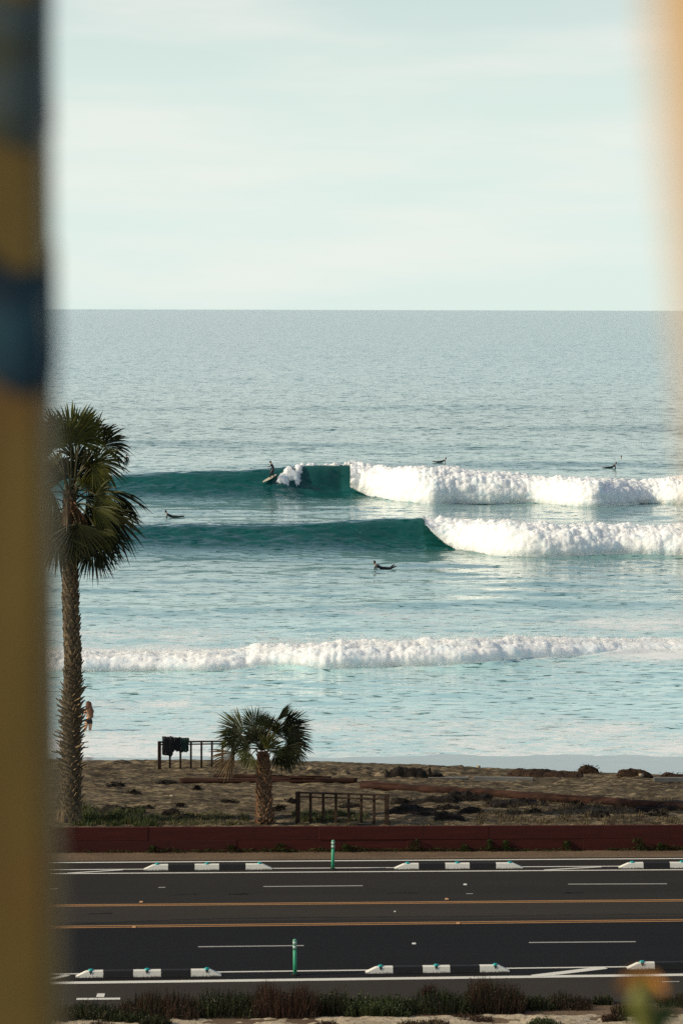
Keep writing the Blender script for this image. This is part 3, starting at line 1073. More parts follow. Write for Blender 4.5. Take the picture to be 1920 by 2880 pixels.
# (hub px, hub py, tip px, tip py, depth of hub, depth of tip, tilt, spread, fingers, droop, kind)
tall_fronds = [
    (200, 1235, 206, 1122, -.5, -.5, .15, 115, 44, .10, 0), (228, 1225, 292, 1148, .3, .5, .55, 75, 34, .30, 0),
    (285, 1255, 378, 1208, .2, .3, .75, 70, 36, .32, 1), (270, 1300, 362, 1268, -.6, -.7, .35, 85, 40, .38, 0),
    (262, 1312, 318, 1345, -.9, -1.1, .2, 70, 30, .25, 0), (255, 1245, 240, 1145, .6, .8, .3, 80, 34, .2, 1),
    (305, 1380, 425, 1428, .3, .4, .85, 42, 28, .42, 1), (268, 1392, 352, 1428, -.8, -1.0, .45, 80, 40, .35, 0),
    (285, 1440, 388, 1528, -.2, -.2, .35, 70, 40, .40, 1), (262, 1428, 345, 1490, -1.0, -1.2, .5, 55, 28, .3, 0),
    (275, 1490, 322, 1590, -.6, -.7, .25, 70, 36, .25, 1), (258, 1520, 268, 1632, -.3, -.3, .2, 62, 34, .12, 1),
    (270, 1488, 328, 1530, -1.0, -1.1, .5, 50, 26, .3, 0), (215, 1470, 226, 1580, -1.0, -1.0, .3, 80, 34, .15, 1),
    (165, 1500, 158, 1612, -.7, -.8, .3, 80, 34, .12, 1), (150, 1270, 92, 1190, -.2, -.3, .4, 90, 36, .3, 0),
    (160, 1230, 140, 1140, .3, .4, .3, 100, 36, .2, 1), (130, 1330, 50, 1330, -.3, -.3, .5, 85, 34, .35, 1),
    (135, 1400, 60, 1460, .2, .2, .5, 80, 34, .35, 0), (140, 1450, 90, 1550, -.2, -.3, .3, 80, 34, .25, 1),
    (210, 1300, 250, 1230, .9, 1.6, .3, 95, 36, .25, 1), (175, 1330, 150, 1260, 1.0, 1.8, .4, 90, 34, .3, 1),
    (240, 1400, 330, 1400, 1.0, 1.6, .6, 80, 34, .4, 1), (200, 1440, 200, 1540, .9, 1.2, .2, 90, 34, .15, 1),
    (240, 1345, 300, 1318, .5, .6, .7, 60, 30, .35, 1), (300, 1425, 375, 1480, .6, .9, .4, 75, 34, .4, 1),
    (185, 1260, 178, 1160, -.8, -1.0, .5, 80, 34, .15, 0),
    (215, 1345, 250, 1250, .7, 1.0, .3, 105, 40, .3, 1), (180, 1350, 150, 1275, .8, 1.1, .3, 105, 40, .3, 1), (235, 1320, 320, 1290, .9, 1.3, .3, 100, 40, .35, 1),
    (230, 1375, 280, 1330, -.5, -.8, .6, 60, 28, .3, 0),
]
for k in range(15):
    an, el = random.uniform(0, 6.28), random.uniform(-1.0, 1.0)
    rr_ = random.uniform(40, 75)
    hx, hy = 200 + math.cos(an) * math.cos(el) * rr_, 1380 - math.sin(el) * rr_ * 1.25 - 20
    tx, ty = 200 + math.cos(an) * math.cos(el) * (rr_ + 88), 1380 - math.sin(el) * (rr_ + 88) * 1.15 + random.uniform(0, 50)
    dd_ = math.sin(an) * math.cos(el)
    if 1420 > hy > 1290 and abs(hx - 200) < 40 and dd_ < 0:
        continue
    tall_fronds.append((hx, hy, tx, ty, dd_ * 1.0, dd_ * 2.0, random.uniform(.2, .9), random.uniform(65, 95), random.randint(26, 36), random.uniform(.2, .5), random.choice((0, 1, 1))))
for hx, hy, tx, ty, dh, dt_, tl, spd, ns, dr, kind in tall_fronds:
    fan_frond(heart + Vector((random.uniform(-.1, .1), random.uniform(-.1, .1), random.uniform(-.5, .3))), tpt(hx, hy, dh), tpt(hx + (tx - hx) * 1.06, hy + (ty - hy) * 1.08, dt_), tl, spd, ns, dr * 1.25, tall,
              [(frond_m, frond_shade)[kind], petiole_m])
for hx, hy, tx, ty, dh in ((225, 1455, 232, 1560, -.5), (180, 1450, 168, 1590, -.55), (205, 1500, 208, 1625, -.55), (235, 1500, 250, 1580, -.3), (160, 1480, 150, 1560, -.3), (215, 1420, 228, 1500, -.75), (190, 1400, 180, 1500, -.8), (275, 1370, 282, 1450, .3)):
    fan_frond(heart + Vector((0, 0, -.3)), tpt(hx, hy, dh), tpt(tx, ty, dh), 1.2, 22, 12, .05, tall, [frond_dry, petiole_dry], lenvar=.3)
# bare flower stalks and split stalk sheaths hanging under the crown
for k in range(14):
    a = heart + Vector((random.uniform(-.15, .3), -.35, random.uniform(-.5, .1)))
    e = a + Vector((random.uniform(-.3, .55), random.uniform(-.2, .1), random.uniform(-1.1, -.3)))
    m_ = a.lerp(e, .5) + Vector((.06, -.12, .18))
    mb = MB()
    mb.tube([p - tall.location for p in (a, m_, e)], [.035, .028, .012], 5)
    mb.build('dead_stalk', petiole_dry, tall)

# ---- young fan palm in the middle
SPm = SP(742, 2318)
young = empty('palm_tree', SPm - Vector((0, 0, .05)))
tag(young, 'short young fan palm with a reddish trunk, between the two wooden railings', 'palm tree')
def ypt(zx, zy, dy=0.0):
    """pixel of the enlarged detail -> point"""
    return PD(400 + zx * .3189, 1950 + zy * .3189, SPm.y + dy)
ypath, yrads = [], []
for zx, zy, w in ((1078, 1160, 175), (1076, 1080, 162), (1074, 960, 150), (1072, 840, 138), (1070, 720, 122), (1066, 600, 105), (1062, 520, 80)):
    q = ypt(zx, zy) - young.location
    ypath.append((q.x, q.y, q.z)); yrads.append(w / 2 * .3189 * SPm.y / F * .88)
y_b = [boot_mesh('leaf_base', .13, .10, R(26), boot_red), boot_mesh('leaf_base', .15, .09, R(34), boot_red), boot_mesh('leaf_base', .12, .11, R(20), boot_red)]
palm_trunk(young, ypath, yrads, 27, 9, lambda q: random.choice(y_b), boot_red, 150, petiole_dry)
heart = ypt(1062, 500)
young_fronds = [
    (990, 290, 985, 118, -.35, -.45, .15, 105, 48, .03, 0), (895, 345, 662, 268, -.1, -.1, .45, 62, 34, .14, 0),
    (1180, 245, 1302, 108, .2, .3, 1.1, 40, 22, .0, 1), (1230, 320, 1485, 292, .2, .2, .45, 68, 42, .14, 1),
    (1265, 430, 1455, 560, .3, .3, .4, 85, 44, .30, 1), (1095, 500, 1215, 392, -.8, -1.0, .25, 72, 34, .05, 0),
    (880, 395, 690, 392, -.3, -.4, .55, 70, 36, .20, 1), (965, 540, 880, 660, -.8, -.9, .2, 75, 38, .18, 0),
    (810, 525, 648, 680, -.2, -.2, .5, 55, 30, .20, 2), (1190, 500, 1300, 610, .4, .5, .4, 80, 34, .25, 1),
    (1120, 330, 1170, 195, .5, .8, .4, 90, 36, .1, 1), (1080, 300, 1090, 170, .6, .9, .3, 90, 38, .1, 1),
    (930, 420, 850, 480, .2, .3, .3, 85, 36, .25, 1), (1160, 360, 1310, 250, -.1, -.2, .7, 70, 36, .12, 1),
    (1040, 400, 1010, 250, .7, 1.2, .4, 95, 36, .1, 1),
    (1240, 270, 1420, 215, .1, .0, .6, 60, 34, .12, 1), (1250, 370, 1470, 420, -.2, -.3, .4, 70, 40, .25, 1),
    (1230, 480, 1390, 640, -.1, -.1, .45, 75, 38, .2, 1),
    (940, 470, 800, 520, -.5, -.6, .4, 80, 36, .22, 1), (1050, 420, 1030, 290, .25, .4, .25, 110, 44, .1, 1), (1000, 400, 900, 300, .35, .5, .3, 95, 40, .1, 1),
]
for hx, hy, tx, ty, dh, dt_, tl, spd, ns, dr, kind in young_fronds:
    fan_frond(heart, ypt(hx, hy, dh), ypt(hx + (tx - hx) * 1.2, hy + (ty - hy) * 1.08, dt_), tl, spd, ns, dr, young, [(frond_m, frond_shade, frond_dry)[kind], petiole_m])

# ------------------------------------------------------------------ wooden railings on the beach
rail_m = simple('weathered brown timber', (.024, .014, .009), (.056, .031, .018), (3, 3, 14), .8, .2, .4, .01)
def post_box(name, a, h, w, parent, rot, dep=None):
    mb = MB()
    mb.box((0, 0, h / 2 - .15), (w, dep or w, h + .3), bev=.006)
    o = mb.build(name, rail_m, parent)
    o.location = a - parent.location
    o.rotation_euler = (0, 0, rot)
    return o
def railing(label, a, b, h, n, wpost, wbal, r_drop, base_drop):
    rt = empty('railing', a)
    tag(rt, label, 'railing', 'wooden railings on the beach')
    t = (b - a); t.z = 0
    L = t.length
    t.normalize()
    rot = math.atan2(t.y, t.x)
    zt = a.z + h
    gz = lambda p: sand_h(p.x, p.y)
    for q in (a, b):
        post_box('post', Vector((q.x, q.y, gz(q))), zt - gz(q) + .0, wpost, rt, rot)
    for i in range(1, n + 1):
        p = a + t * (L * i / (n + 1))
        p.z = gz(p)
        post_box('baluster', p, zt - p.z - .052, wbal, rt, rot, wbal * .8)
    for zz, th, off, ex in ((zt - .028, .05, -.002, wpost * .5 + .004), (zt - r_drop, .045, -wbal * .4 - .022, wpost * .5)):
        mb = MB()
        mb.box((0, 0, 0), (L + (ex if zz > zt - .05 else -ex) * 2, .05 if zz < zt - .05 else .10, th), bev=.006)
        o = mb.build('rail', rail_m, rt)
        m_ = (a + b) / 2
        m_.z = zz
        o.location = m_ - rt.location + Vector((-t.y, t.x, 0)) * off
        o.rotation_euler = (0, 0, rot)
    return rt, t, L, zt
def at_d(px, d):
    x = (px - CX) * d / F
    return Vector((x, d, sand_h(x, d)))
ra, rb = at_d(451.5, 110.6), at_d(658, 110.9)
R1 = railing('wooden railing with clothes draped on it, at the sand edge left of the young palm', ra, rb, 1.02, 6, .125, .072, .115, 0)
fa, fb = at_d(841, 97.75), at_d(1091, 97.35)
R2 = railing('wooden railing standing behind the red wall, right of the young palm', fa, fb, 1.04, 6, .14, .085, .16, 0)

# ------------------------------------------------------------------ clothes over the far railing
def cloth(name, label, cat, mat, s0, s1, drop_f, drop_b, seed, bulk, group=None):
    a, t, zt = ra, R1[1], R1[3]
    nu, nv = 22, 26
    nrm = Vector((-t.y, t.x, 0))
    pts = []
    outer, inner = [], []
    for i in range(nu):
        s = s0 + (s1 - s0) * i / (nu - 1)
        wob = (sfbm(i * .31, seed, 0, 3))
        df = drop_f * (1 + .38 * (sfbm(i * .22 + seed, 3.3, 0, 3)))
        db = drop_b * (1 + .3 * (sfbm(i * .2 + seed, 7.3, 0, 3)))
        for side in (0, 1):
            ln = []
            for j in range(nv):
                q = j / (nv - 1)
                tot = df + db + .12
                u = q * tot
                th = .022 if side == 0 else .0
                if u < df:
                    y, z = -.075, -(df - u)
                elif u < df + .12:
                    e = (u - df) / .12
                    y, z = -.075 + .15 * e, .035 * math.sin(e * math.pi) + .02
                else:
                    y, z = .075, -(u - df - .12)
                hump = bulk * math.exp(-((q - (df / tot)) / .16) ** 2) * (.6 + .7 * abs(wob))
                fold = .045 * (sfbm(i * .45 + seed, j * .12, 2.0, 3)) * (1 + 2 * abs(q - df / tot))
                k = -1 if u < df + .06 else 1
                p = a + t * (s + .05 * (sfbm(j * .2, seed + i * .1, 1.0, 2)))
                p = Vector((p.x, p.y, zt + .012)) + nrm * (y + k * (abs(fold) * 1.2 + th)) + Vector((0, 0, z + hump + (th if abs(y) < .07 else 0)))
                ln.append(p)
            (outer if side == 0 else inner).append(ln)
    mb = MB()
    mb.grid([p for l in outer for p in l], nu, nv)
    mb.grid([p for l in inner for p in l][::1], nu, nv)
    o = mb.build(name, mat, None, True)
    tag(o, label, cat)
    return o
neo = simple('black neoprene', (.006, .006, .007), (.014, .014, .015), (4, 4, 4), .6, .3, .3, .01)
neo2 = simple('dark grey cloth', (.008, .009, .010), (.020, .022, .022), (4, 4, 4), .8, .2, .3, .01)
grn = simple('dark green towelling', (.014, .030, .026), (.030, .058, .048), (5, 5, 5), .95, .1, .4, .01)
cloth('wetsuit', 'black wetsuit hung in a heap over the left end of the far railing', 'wetsuit', neo, .12, .50, .50, .45, 2.1, .13)
cloth('jacket', 'dark crumpled jacket over the railing between the wetsuit and the green towel', 'jacket', neo2, .46, .80, .34, .38, 5.7, .08)
cloth('towel', 'dark green towel draped over the railing beside the crumpled dark clothes', 'towel', grn, .74, 1.08, .36, .42, 9.4, .05)

# ------------------------------------------------------------------ beams, boards and logs lying on the beach
log_m = simple('sun bleached red brown log', (.018, .009, .006), (.060, .027, .018), (.7, 5, 5), .9, .15, .6, .02)
board_m = simple('grey weathered board', (.11, .11, .10), (.20, .19, .17), (.7, 6, 6), .85, .15, .3, .01)
def lay_log(name, label, cat, p0, p1, r, seed, lift=.0, mat=None, square=False):
    mb = MB()
    N, n = 46, 14
    pts = [p0.lerp(p1, i / (N - 1)) for i in range(N)]
    pts = [Vector((p.x, p.y, p.z + r * .72 + lift)) for p in pts]
    mb.tube(pts, [r * (1 + .10 * (sfbm(i * .16, seed, 0, 3))) for i in range(N)], n)
    for i in range(N * n):
        q = mb.v[i]
        k = (sfbm(q[0] * 1.3, q[1] * 5, q[2] * 7 + seed, 3)) * r * .26
        mb.v[i] = (q[0], q[1] + k, q[2] + k)
    root = empty(name, p0)
    tag(root, label, cat)
    for i, q in enumerate(mb.v):
        mb.v[i] = tuple(Vector(q) - p0)
    mb.build('trunk', mat or log_m, root, True)
    # splinters and strips of loose bark
    sb = MB()
    for k in range(9):
        e = random.random()
        p = p0.lerp(p1, e) - p0 + Vector((0, -r * .75, r * random.uniform(.8, 1.45) + lift))
        L = random.uniform(.3, 1.0)
        d_ = (p1 - p0).normalized()
        sb.add([p, p + d_ * L, p + d_ * L * .9 + Vector((0, -.02, .035)), p + d_ * .1 + Vector((0, -.02, .04))], [(0, 1, 2, 3)])
    tag(sb.build('bark_strip', mat or log_m, root), kind='stuff')
    return root
lay_log('log', 'long reddish timber log slanting across the beach from the middle to the right edge', 'log', SP(1016, 2214), SP(1990, 2284), .150, 3.3)
lay_log('log', 'straight weathered beam lying behind the young palm, ending where the red log begins', 'log', SP(505, 2203), SP(1004, 2206), .10, 7.7)
lay_log('log', 'thin upper pole resting along the back of the straight beam', 'log', SP(600, 2190), SP(930, 2197), .06, 9.2, .06)
for (a, b, lab) in (((1333, 2197), (1498, 2198), 'flat grey board on the sand left of the root stump'), ((1838, 2197), (1990, 2198), 'flat grey board at the right edge of the sand'),
                    ((1205, 2193), (1318, 2194), 'short low grey board just left of the long flat one')):
    p, q = SP(*a), SP(*b)
    mb = MB()
    L = (q - p).length
    mb.box((0, 0, 0), (L, .16, .16 if lab[0] == 'f' else .08), bev=.008)
    o = mb.build('board', board_m)
    o.location = (p + q) / 2 + Vector((0, 0, .05))
    o.rotation_euler = (.05, 0, math.atan2(q.y - p.y, q.x - p.x))
    tag(o, lab, 'board')

# ------------------------------------------------------------------ heaps of kelp, stump, stones
kelp_m = simple('dried dark kelp', (.006, .005, .004), (.022, .016, .011), (9, 9, 9), .85, .15, .8, .03, src='Position')
root_m = simple('brown fibrous root stump', (.016, .010, .007), (.060, .036, .022), (12, 12, 12), .95, .1, .8, .03, src='Position')
stone_m = simple('pale beach stone', (.24, .19, .13), (.38, .32, .24), (6, 6, 6), .85, .2, .3, .01)
def heap(name, label, cat, x0, y0, x1, y1, mat, group=None, strands=40, hk=1.0, nz=1.0):
    a, b = SP(x0, y1), SP(x1, y1)
    c = (a + b) / 2
    L = (b - a).length / 2
    dpt = max(.12, min(.9, L * .4))
    hz_ = max(.09, (y1 - y0) * c.y / F * .75) * hk
    seed = x0 * .013 + y0 * .07
    mb = MB()
    NU, NV = max(12, min(60, int(L * 26))), 10
    pts = []
    for i in range(NU):
        u = i / (NU - 1) * 2 - 1
        for j in range(NV):
            v_ = j / (NV - 1) * 2 - 1
            x = c.x + u * L * (1.05)
            y = c.y + dpt + v_ * dpt * (1.0 + .3 * (sfbm(u * 2 + seed, 0.5, 0, 2)))
            e = max(0, 1 - u * u) ** .5 * max(0, 1 - v_ * v_) ** .6
            z = sand_h(x, y) - .02 + hz_ * e * (.95 + .9 * nz * sfbm(x / .45 + seed, y / .4, seed, 3, .65)) + .02
            pts.append((x - c.x + .05 * (svn(x * 9, y * 9, seed)), y - c.y, z - c.z))
    mb.grid(pts, NU, NV)
    for k in range(int(strands * max(1, L))):
        u, v_ = random.uniform(-1, 1), random.uniform(-1, .6)
        x, y = u * L * 1.1, dpt + v_ * dpt
        z = sand_h(c.x + x, c.y + y) - c.z + hz_ * max(0, 1 - u * u) ** .5 * max(0, 1 - v_ * v_) * .9
        an = random.uniform(0, 6.28)
        l_ = random.uniform(.05, .14)
        dv = Vector((math.cos(an) * l_, math.sin(an) * l_, random.uniform(.01, .07)))
        w = random.uniform(.012, .03)
        p = Vector((x, y, z + .01))
        mb.add([p, p + dv * .5 + Vector((0, -w, w * 1.5)), p + dv, p + dv * .5 + Vector((0, w, 0))], [(0, 1, 2, 3)])
    o = mb.build(name, mat, None, False, c)
    tag(o, label, cat, group)
    return o
KG = 'dark kelp heaps scattered on the sand'
kelp = [
    (302, 2201, 347, 2214, 'small dark kelp heap alone on the sand nearest the tall palm trunk'),
    (358, 2224, 391, 2235, 'little kelp heap just right of and below the one nearest the tall palm'),
    (442, 2192, 500, 2206, 'dark kelp strip at the left tip of the straight beam'),
    (540, 2215, 564, 2224, 'tiny kelp clump under the middle of the straight beam, left of the young palm'),
    (494, 2259, 514, 2270, 'round kelp lump midway between the two palms'),
    (454, 2278, 506, 2295, 'broad kelp heap by the grass between the palms, left half of a pair'),
    (503, 2287, 552, 2303, 'broad kelp heap by the grass between the palms, right half of a pair'),
    (398, 2268, 434, 2279, 'flat kelp patch at the top of the grass by the tall palm'),
    (262, 2268, 380, 2292, 'long dark bank behind the grass at the foot of the tall palm'),  # low dark mound, same build as its neighbours
    (378, 2266, 402, 2279, 'kelp lump joined to the right end of the long bank by the tall palm'),
    (628, 2250, 667, 2260, 'flat oval kelp patch left of the young palm trunk'),
    (770, 2264, 801, 2278, 'domed kelp lump between the young palm trunk and the near railing'),
    (764, 2277, 786, 2285, 'low kelp scrap touching the right side of the young palm trunk'),
    (803, 2250, 835, 2259, 'thin kelp patch just left of the near railing top'),
    (954, 2263, 1014, 2272, 'thin kelp patch seen between the middle balusters of the near railing'),
    (1099, 2249, 1164, 2264, 'kelp ridge starting at the right post of the near railing, upper one'),
    (1160, 2244, 1284, 2262, 'long kelp ridge continuing right towards the red log'),
    (1097, 2267, 1230, 2294, 'largest kelp bank, spreading right from the near railing'),
    (1222, 2267, 1292, 2281, 'narrow kelp tail trailing right from the largest bank'),
    (1226, 2283, 1304, 2308, 'lumpy kelp heap nearest the red wall right of the railing'),
    (1294, 2272, 1354, 2290, 'slanting kelp strip right of the lumpy heap'),
    (1246, 2219, 1386, 2254, 'tall kelp pile against the left front of the red log'),
    (1372, 2246, 1537, 2269, 'flat kelp fringe under the middle of the red log'),
    (1485, 2277, 1519, 2290, 'single dark kelp lump on bare sand below the log'),
    (1650, 2280, 1716, 2299, 'kelp heap in dry weeds below the right half of the log'),
    (1604, 2254, 1640, 2266, 'small kelp clump touching the log right of its middle'),
    (1786, 2262, 1920, 2282, 'dark kelp fringe under the right end of the log'),
    (1820, 2284, 1878, 2294, 'low kelp strip on the sand at the right, nearest the wall'),
    (1434, 2172, 1636, 2189, 'long brown kelp line leading up to the root stump'),
    (1737, 2168, 1832, 2189, 'kelp mound right of the stump, beside a pale stone'),
    (1857, 2169, 1990, 2189, 'kelp mound at the right edge behind the grey board'),
    (1084, 2162, 1200, 2190, 'matted dry kelp between the beam end and the upright driftwood'),
]
for x0, y0, x1, y1, lab in kelp:
    heap('kelp_heap', lab, 'kelp', x0, y0, x1, y1, root_m if y1 < 2191 and x0 > 1100 else kelp_m, KG)
heap('tree_stump', 'brown domed root stump standing on the edge of the wet sand', 'stump', 1627, 2146, 1684, 2178, root_m, None, 60, 1.15, .25)
def stone(label, x, y, r):
    p = SP(x, y)
    mb = MB()
    pts = []
    for i in range(9):
        th = math.pi * i / 8
        for j in range(12):
            ph = 2 * math.pi * j / 12
            q = Vector((math.sin(th) * math.cos(ph), math.sin(th) * math.sin(ph), math.cos(th)))
            q *= r * (1 + .35 * (svn(q.x * 1.7 + x, q.y * 1.7, q.z * 1.7)))
            pts.append((q.x * 1.2, q.y, q.z * .8))
    fs = [(i * 12 + j, i * 12 + (j + 1) % 12, (i + 1) * 12 + (j + 1) % 12, (i + 1) * 12 + j) for i in range(8) for j in range(12)]
    mb.add(pts, fs)
    o = mb.build('stone', stone_m, None, True, p + Vector((0, 0, r * .5)))
    tag(o, label, 'stone')
stone('pale tan stone at the foot of the kelp mound right of the stump', 1803, 2188, .085)
stone('dark small rock lying alone on the wet shining sand', 1345, 2160, .07)
stone('rounded grey stone on the sand behind the tall palm grass', 484, 2242, .06)
stone('pebble right of the tall palm trunk near the grass top', 258, 2276, .06)
# upright driftwood
dp = SP(1222, 2188)
dw = empty('driftwood', dp)
tag(dw, 'dark driftwood with one upright snag, beside the wet sand', 'driftwood')
mb = MB()
mb.tube([(-.2, 0, -.1), (-.17, 0, .15), (-.19, .02, .30), (-.16, 0, .36)], [.075, .065, .045, .012], 7)
mb.build('snag', kelp_m, dw)
mb = MB()
mb.tube([(-.22, 0, .06), (0, -.03, .09), (.22, 0, .07), (.34, .02, .0)], [.06, .07, .06, .03], 7)
mb.build('trunk', kelp_m, dw)
# ------------------------------------------------------------------ grass and weeds
grass_m = leaf_mat('green grass', (.020, .034, .008), (.060, .080, .020))
dry_m = leaf_mat('dry yellow grass', (.10, .075, .035), (.22, .17, .085))
weed_m = leaf_mat('dark green weed leaf', (.016, .030, .008), (.055, .075, .020))
brown_twig = leaf_mat('brown twig', (.020, .013, .008), (.058, .035, .021))
dark_twig = leaf_mat('dark green twig', (.009, .012, .005), (.027, .032, .013))
red_twig = leaf_mat('reddish twig', (.030, .014, .009), (.078, .040, .025))
olive_twig = leaf_mat('olive twig', (.022, .030, .010), (.060, .070, .024))
def blade(mb, p, h, lean, w, m=0):
    an = random.uniform(0, 6.28)
    d_ = Vector((math.cos(an), math.sin(an), 0))
    c = Vector((-d_.y, d_.x, 0)) * w
    p1 = p + d_ * lean * h * .35 + Vector((0, 0, h * .6))
    p2 = p + d_ * lean * h + Vector((0, 0, h))
    mb.add([p - c, p + c, p1 + c * .7, p1 - c * .7, p2], [(0, 1, 2, 3), (3, 2, 4)], m)
def patch(name, label, cat, x0, y0, x1, y1, n, h, mats, split, seed, kind='stuff', sand=True):
    mb = MB()
    got = 0
    while got < n:
        px, py = random.uniform(x0, x1), random.uniform(y0, y1)
        e = (sfbm(px / 30, py / 7, seed, 3)) + .18 - .5 * abs((px - (x0 + x1) / 2) / (x1 - x0)) ** 2
        if e < 0:
            n -= .35
            continue
        p = SP(px, py) if sand else P(px, py, .0)
        blade(mb, p - Vector((0, 0, .02)), h * random.uniform(.5, 1.3) * (.6 + e), random.uniform(.1, .7), random.uniform(.006, .012), 0 if random.random() < split else 1)
        got += 1
    o = mb.build(name, mats)
    tag(o, label, cat, kind=kind)
    return o
patch('grass', 'green grass round the foot of the tall palm', 'grass', 190, 2282, 445, 2326, 5200, .24, [grass_m, dry_m], .88, 1.0)
patch('grass', 'sparse green grass between the palms', 'grass', 400, 2292, 700, 2322, 3600, .14, [grass_m, dry_m], .6, 2.0)
patch('grass', 'grass tufts under the near railing', 'grass', 820, 2288, 1040, 2314, 3400, .17, [weed_m, dry_m], .8, 3.0)
patch('grass', 'short dry grass along the back of the red wall', 'grass', 130, 2306, 1930, 2329, 9500, .07, [dry_m, olive_twig], .75, 4.0)
patch('grass', 'brown dry weeds on the sand right of the kelp', 'grass', 1340, 2255, 1920, 2320, 6500, .16, [brown_twig, dry_m], .55, 5.0)
# low weeds along the foot of the wall
mb = MB()
for k in range(5200):
    px = random.uniform(130, 1960)
    e = .55 + .9 * (sfbm(px / 40, 1.5, 0, 3))
    if random.random() > max(.12, min(1, e)) * (.45 if px < 330 else 1):
        continue
    p = P(px, 2399 - .0046 * (px - 150), 0) + Vector((0, -abs(random.gauss(0, .10)) - .03, 0))
    h = random.uniform(.03, .17) * max(.35, e)
    an = random.uniform(0, 6.28)
    r_ = random.uniform(.015, .035)
    q = p + Vector((0, 0, h))
    a = Vector((math.cos(an), math.sin(an), random.uniform(-.5, .8))) * r_
    b = Vector((-math.sin(an), math.cos(an), random.uniform(-.3, .6))) * r_ * .7
    mb.add([q - a, q - b, q + a, q + b], [(0, 1, 2, 3)], 0 if random.random() < .8 else 1)
tag(mb.build('weeds', [weed_m, olive_twig]), 'low green weeds growing along the foot of the red wall', 'weeds', kind='stuff')
# bigger leafy weeds against the wall, each a plant
def leafy(label, px, hpx, wpx, seed):
    p = P(px, 2399 - .0046 * (px - 150), 0) + Vector((0, -.10, 0))
    s = p.y / F
    hh, ww = hpx * s, wpx * s
    mb = MB()
    for k in range(90):
        an = random.uniform(0, 6.28)
        el = random.uniform(.15, 1.4)
        L = random.uniform(.55, 1.0)
        d_ = Vector((math.cos(an) * math.cos(el) * ww * .5, math.sin(an) * math.cos(el) * .16, math.sin(el) * hh)) * L
        q = d_
        l_ = random.uniform(.04, .085)
        ax = (d_.normalized() * l_ + Vector((random.uniform(-.02, .02), -.01, random.uniform(-.05, .02))))
        c = ax.cross(Vector((0, 0, 1)))
        if c.length < 1e-4:
            continue
        c = c.normalized() * l_ * .42
        mb.add([q - ax * .5, q + c, q + ax * .8, q - c], [(0, 1, 2, 3)], 0 if k % 5 else 1)
    st = MB()
    for k in range(7):
        an = random.uniform(0, 6.28)
        e = Vector((math.cos(an) * ww * .3, math.sin(an) * .06, hh * random.uniform(.5, .9)))
        st.tube([(0, 0, -.02), e * .5 + Vector((0, 0, .02)), e], [.008, .006, .003], 4)
    rt = empty('weed_plant', p)
    tag(rt, label, 'weed', 'leafy weeds at the foot of the red wall')
    mb.build('leaves', [weed_m, olive_twig], rt)
    st.build('stem', weed_m, rt)
for px, h_, w_, lab in ((427, 22, 26, 'small upright weed at the wall foot, above the far left wheel stop'),
                        (648, 22, 44, 'bushy weed at the wall foot below the young palm'),
                        (788, 28, 54, 'wide leafy weed at the wall foot left of the far green post'),
                        (972, 22, 46, 'low leafy weed at the wall foot just right of the far green post'),
                        (1166, 34, 56, 'tall double weed at the wall foot above the middle far wheel stop'),
                        (1305, 20, 40, 'low flat weed at the wall foot over the black blocks of the middle stop'),
                        (1376, 32, 34, 'narrow dark weed at the wall foot, left one of a close pair'),
                        (1420, 34, 40, 'bright leafy weed at the wall foot, right one of a close pair'),
                        (1592, 30, 46, 'spreading weed at the wall foot midway between two far wheel stops'),
                        (1792, 36, 60, 'largest dark weed at the wall foot, near the right edge'),
                        (1860, 22, 44, 'low round weed at the wall foot right of the largest one')):
    leafy(lab, px, h_, w_, px)

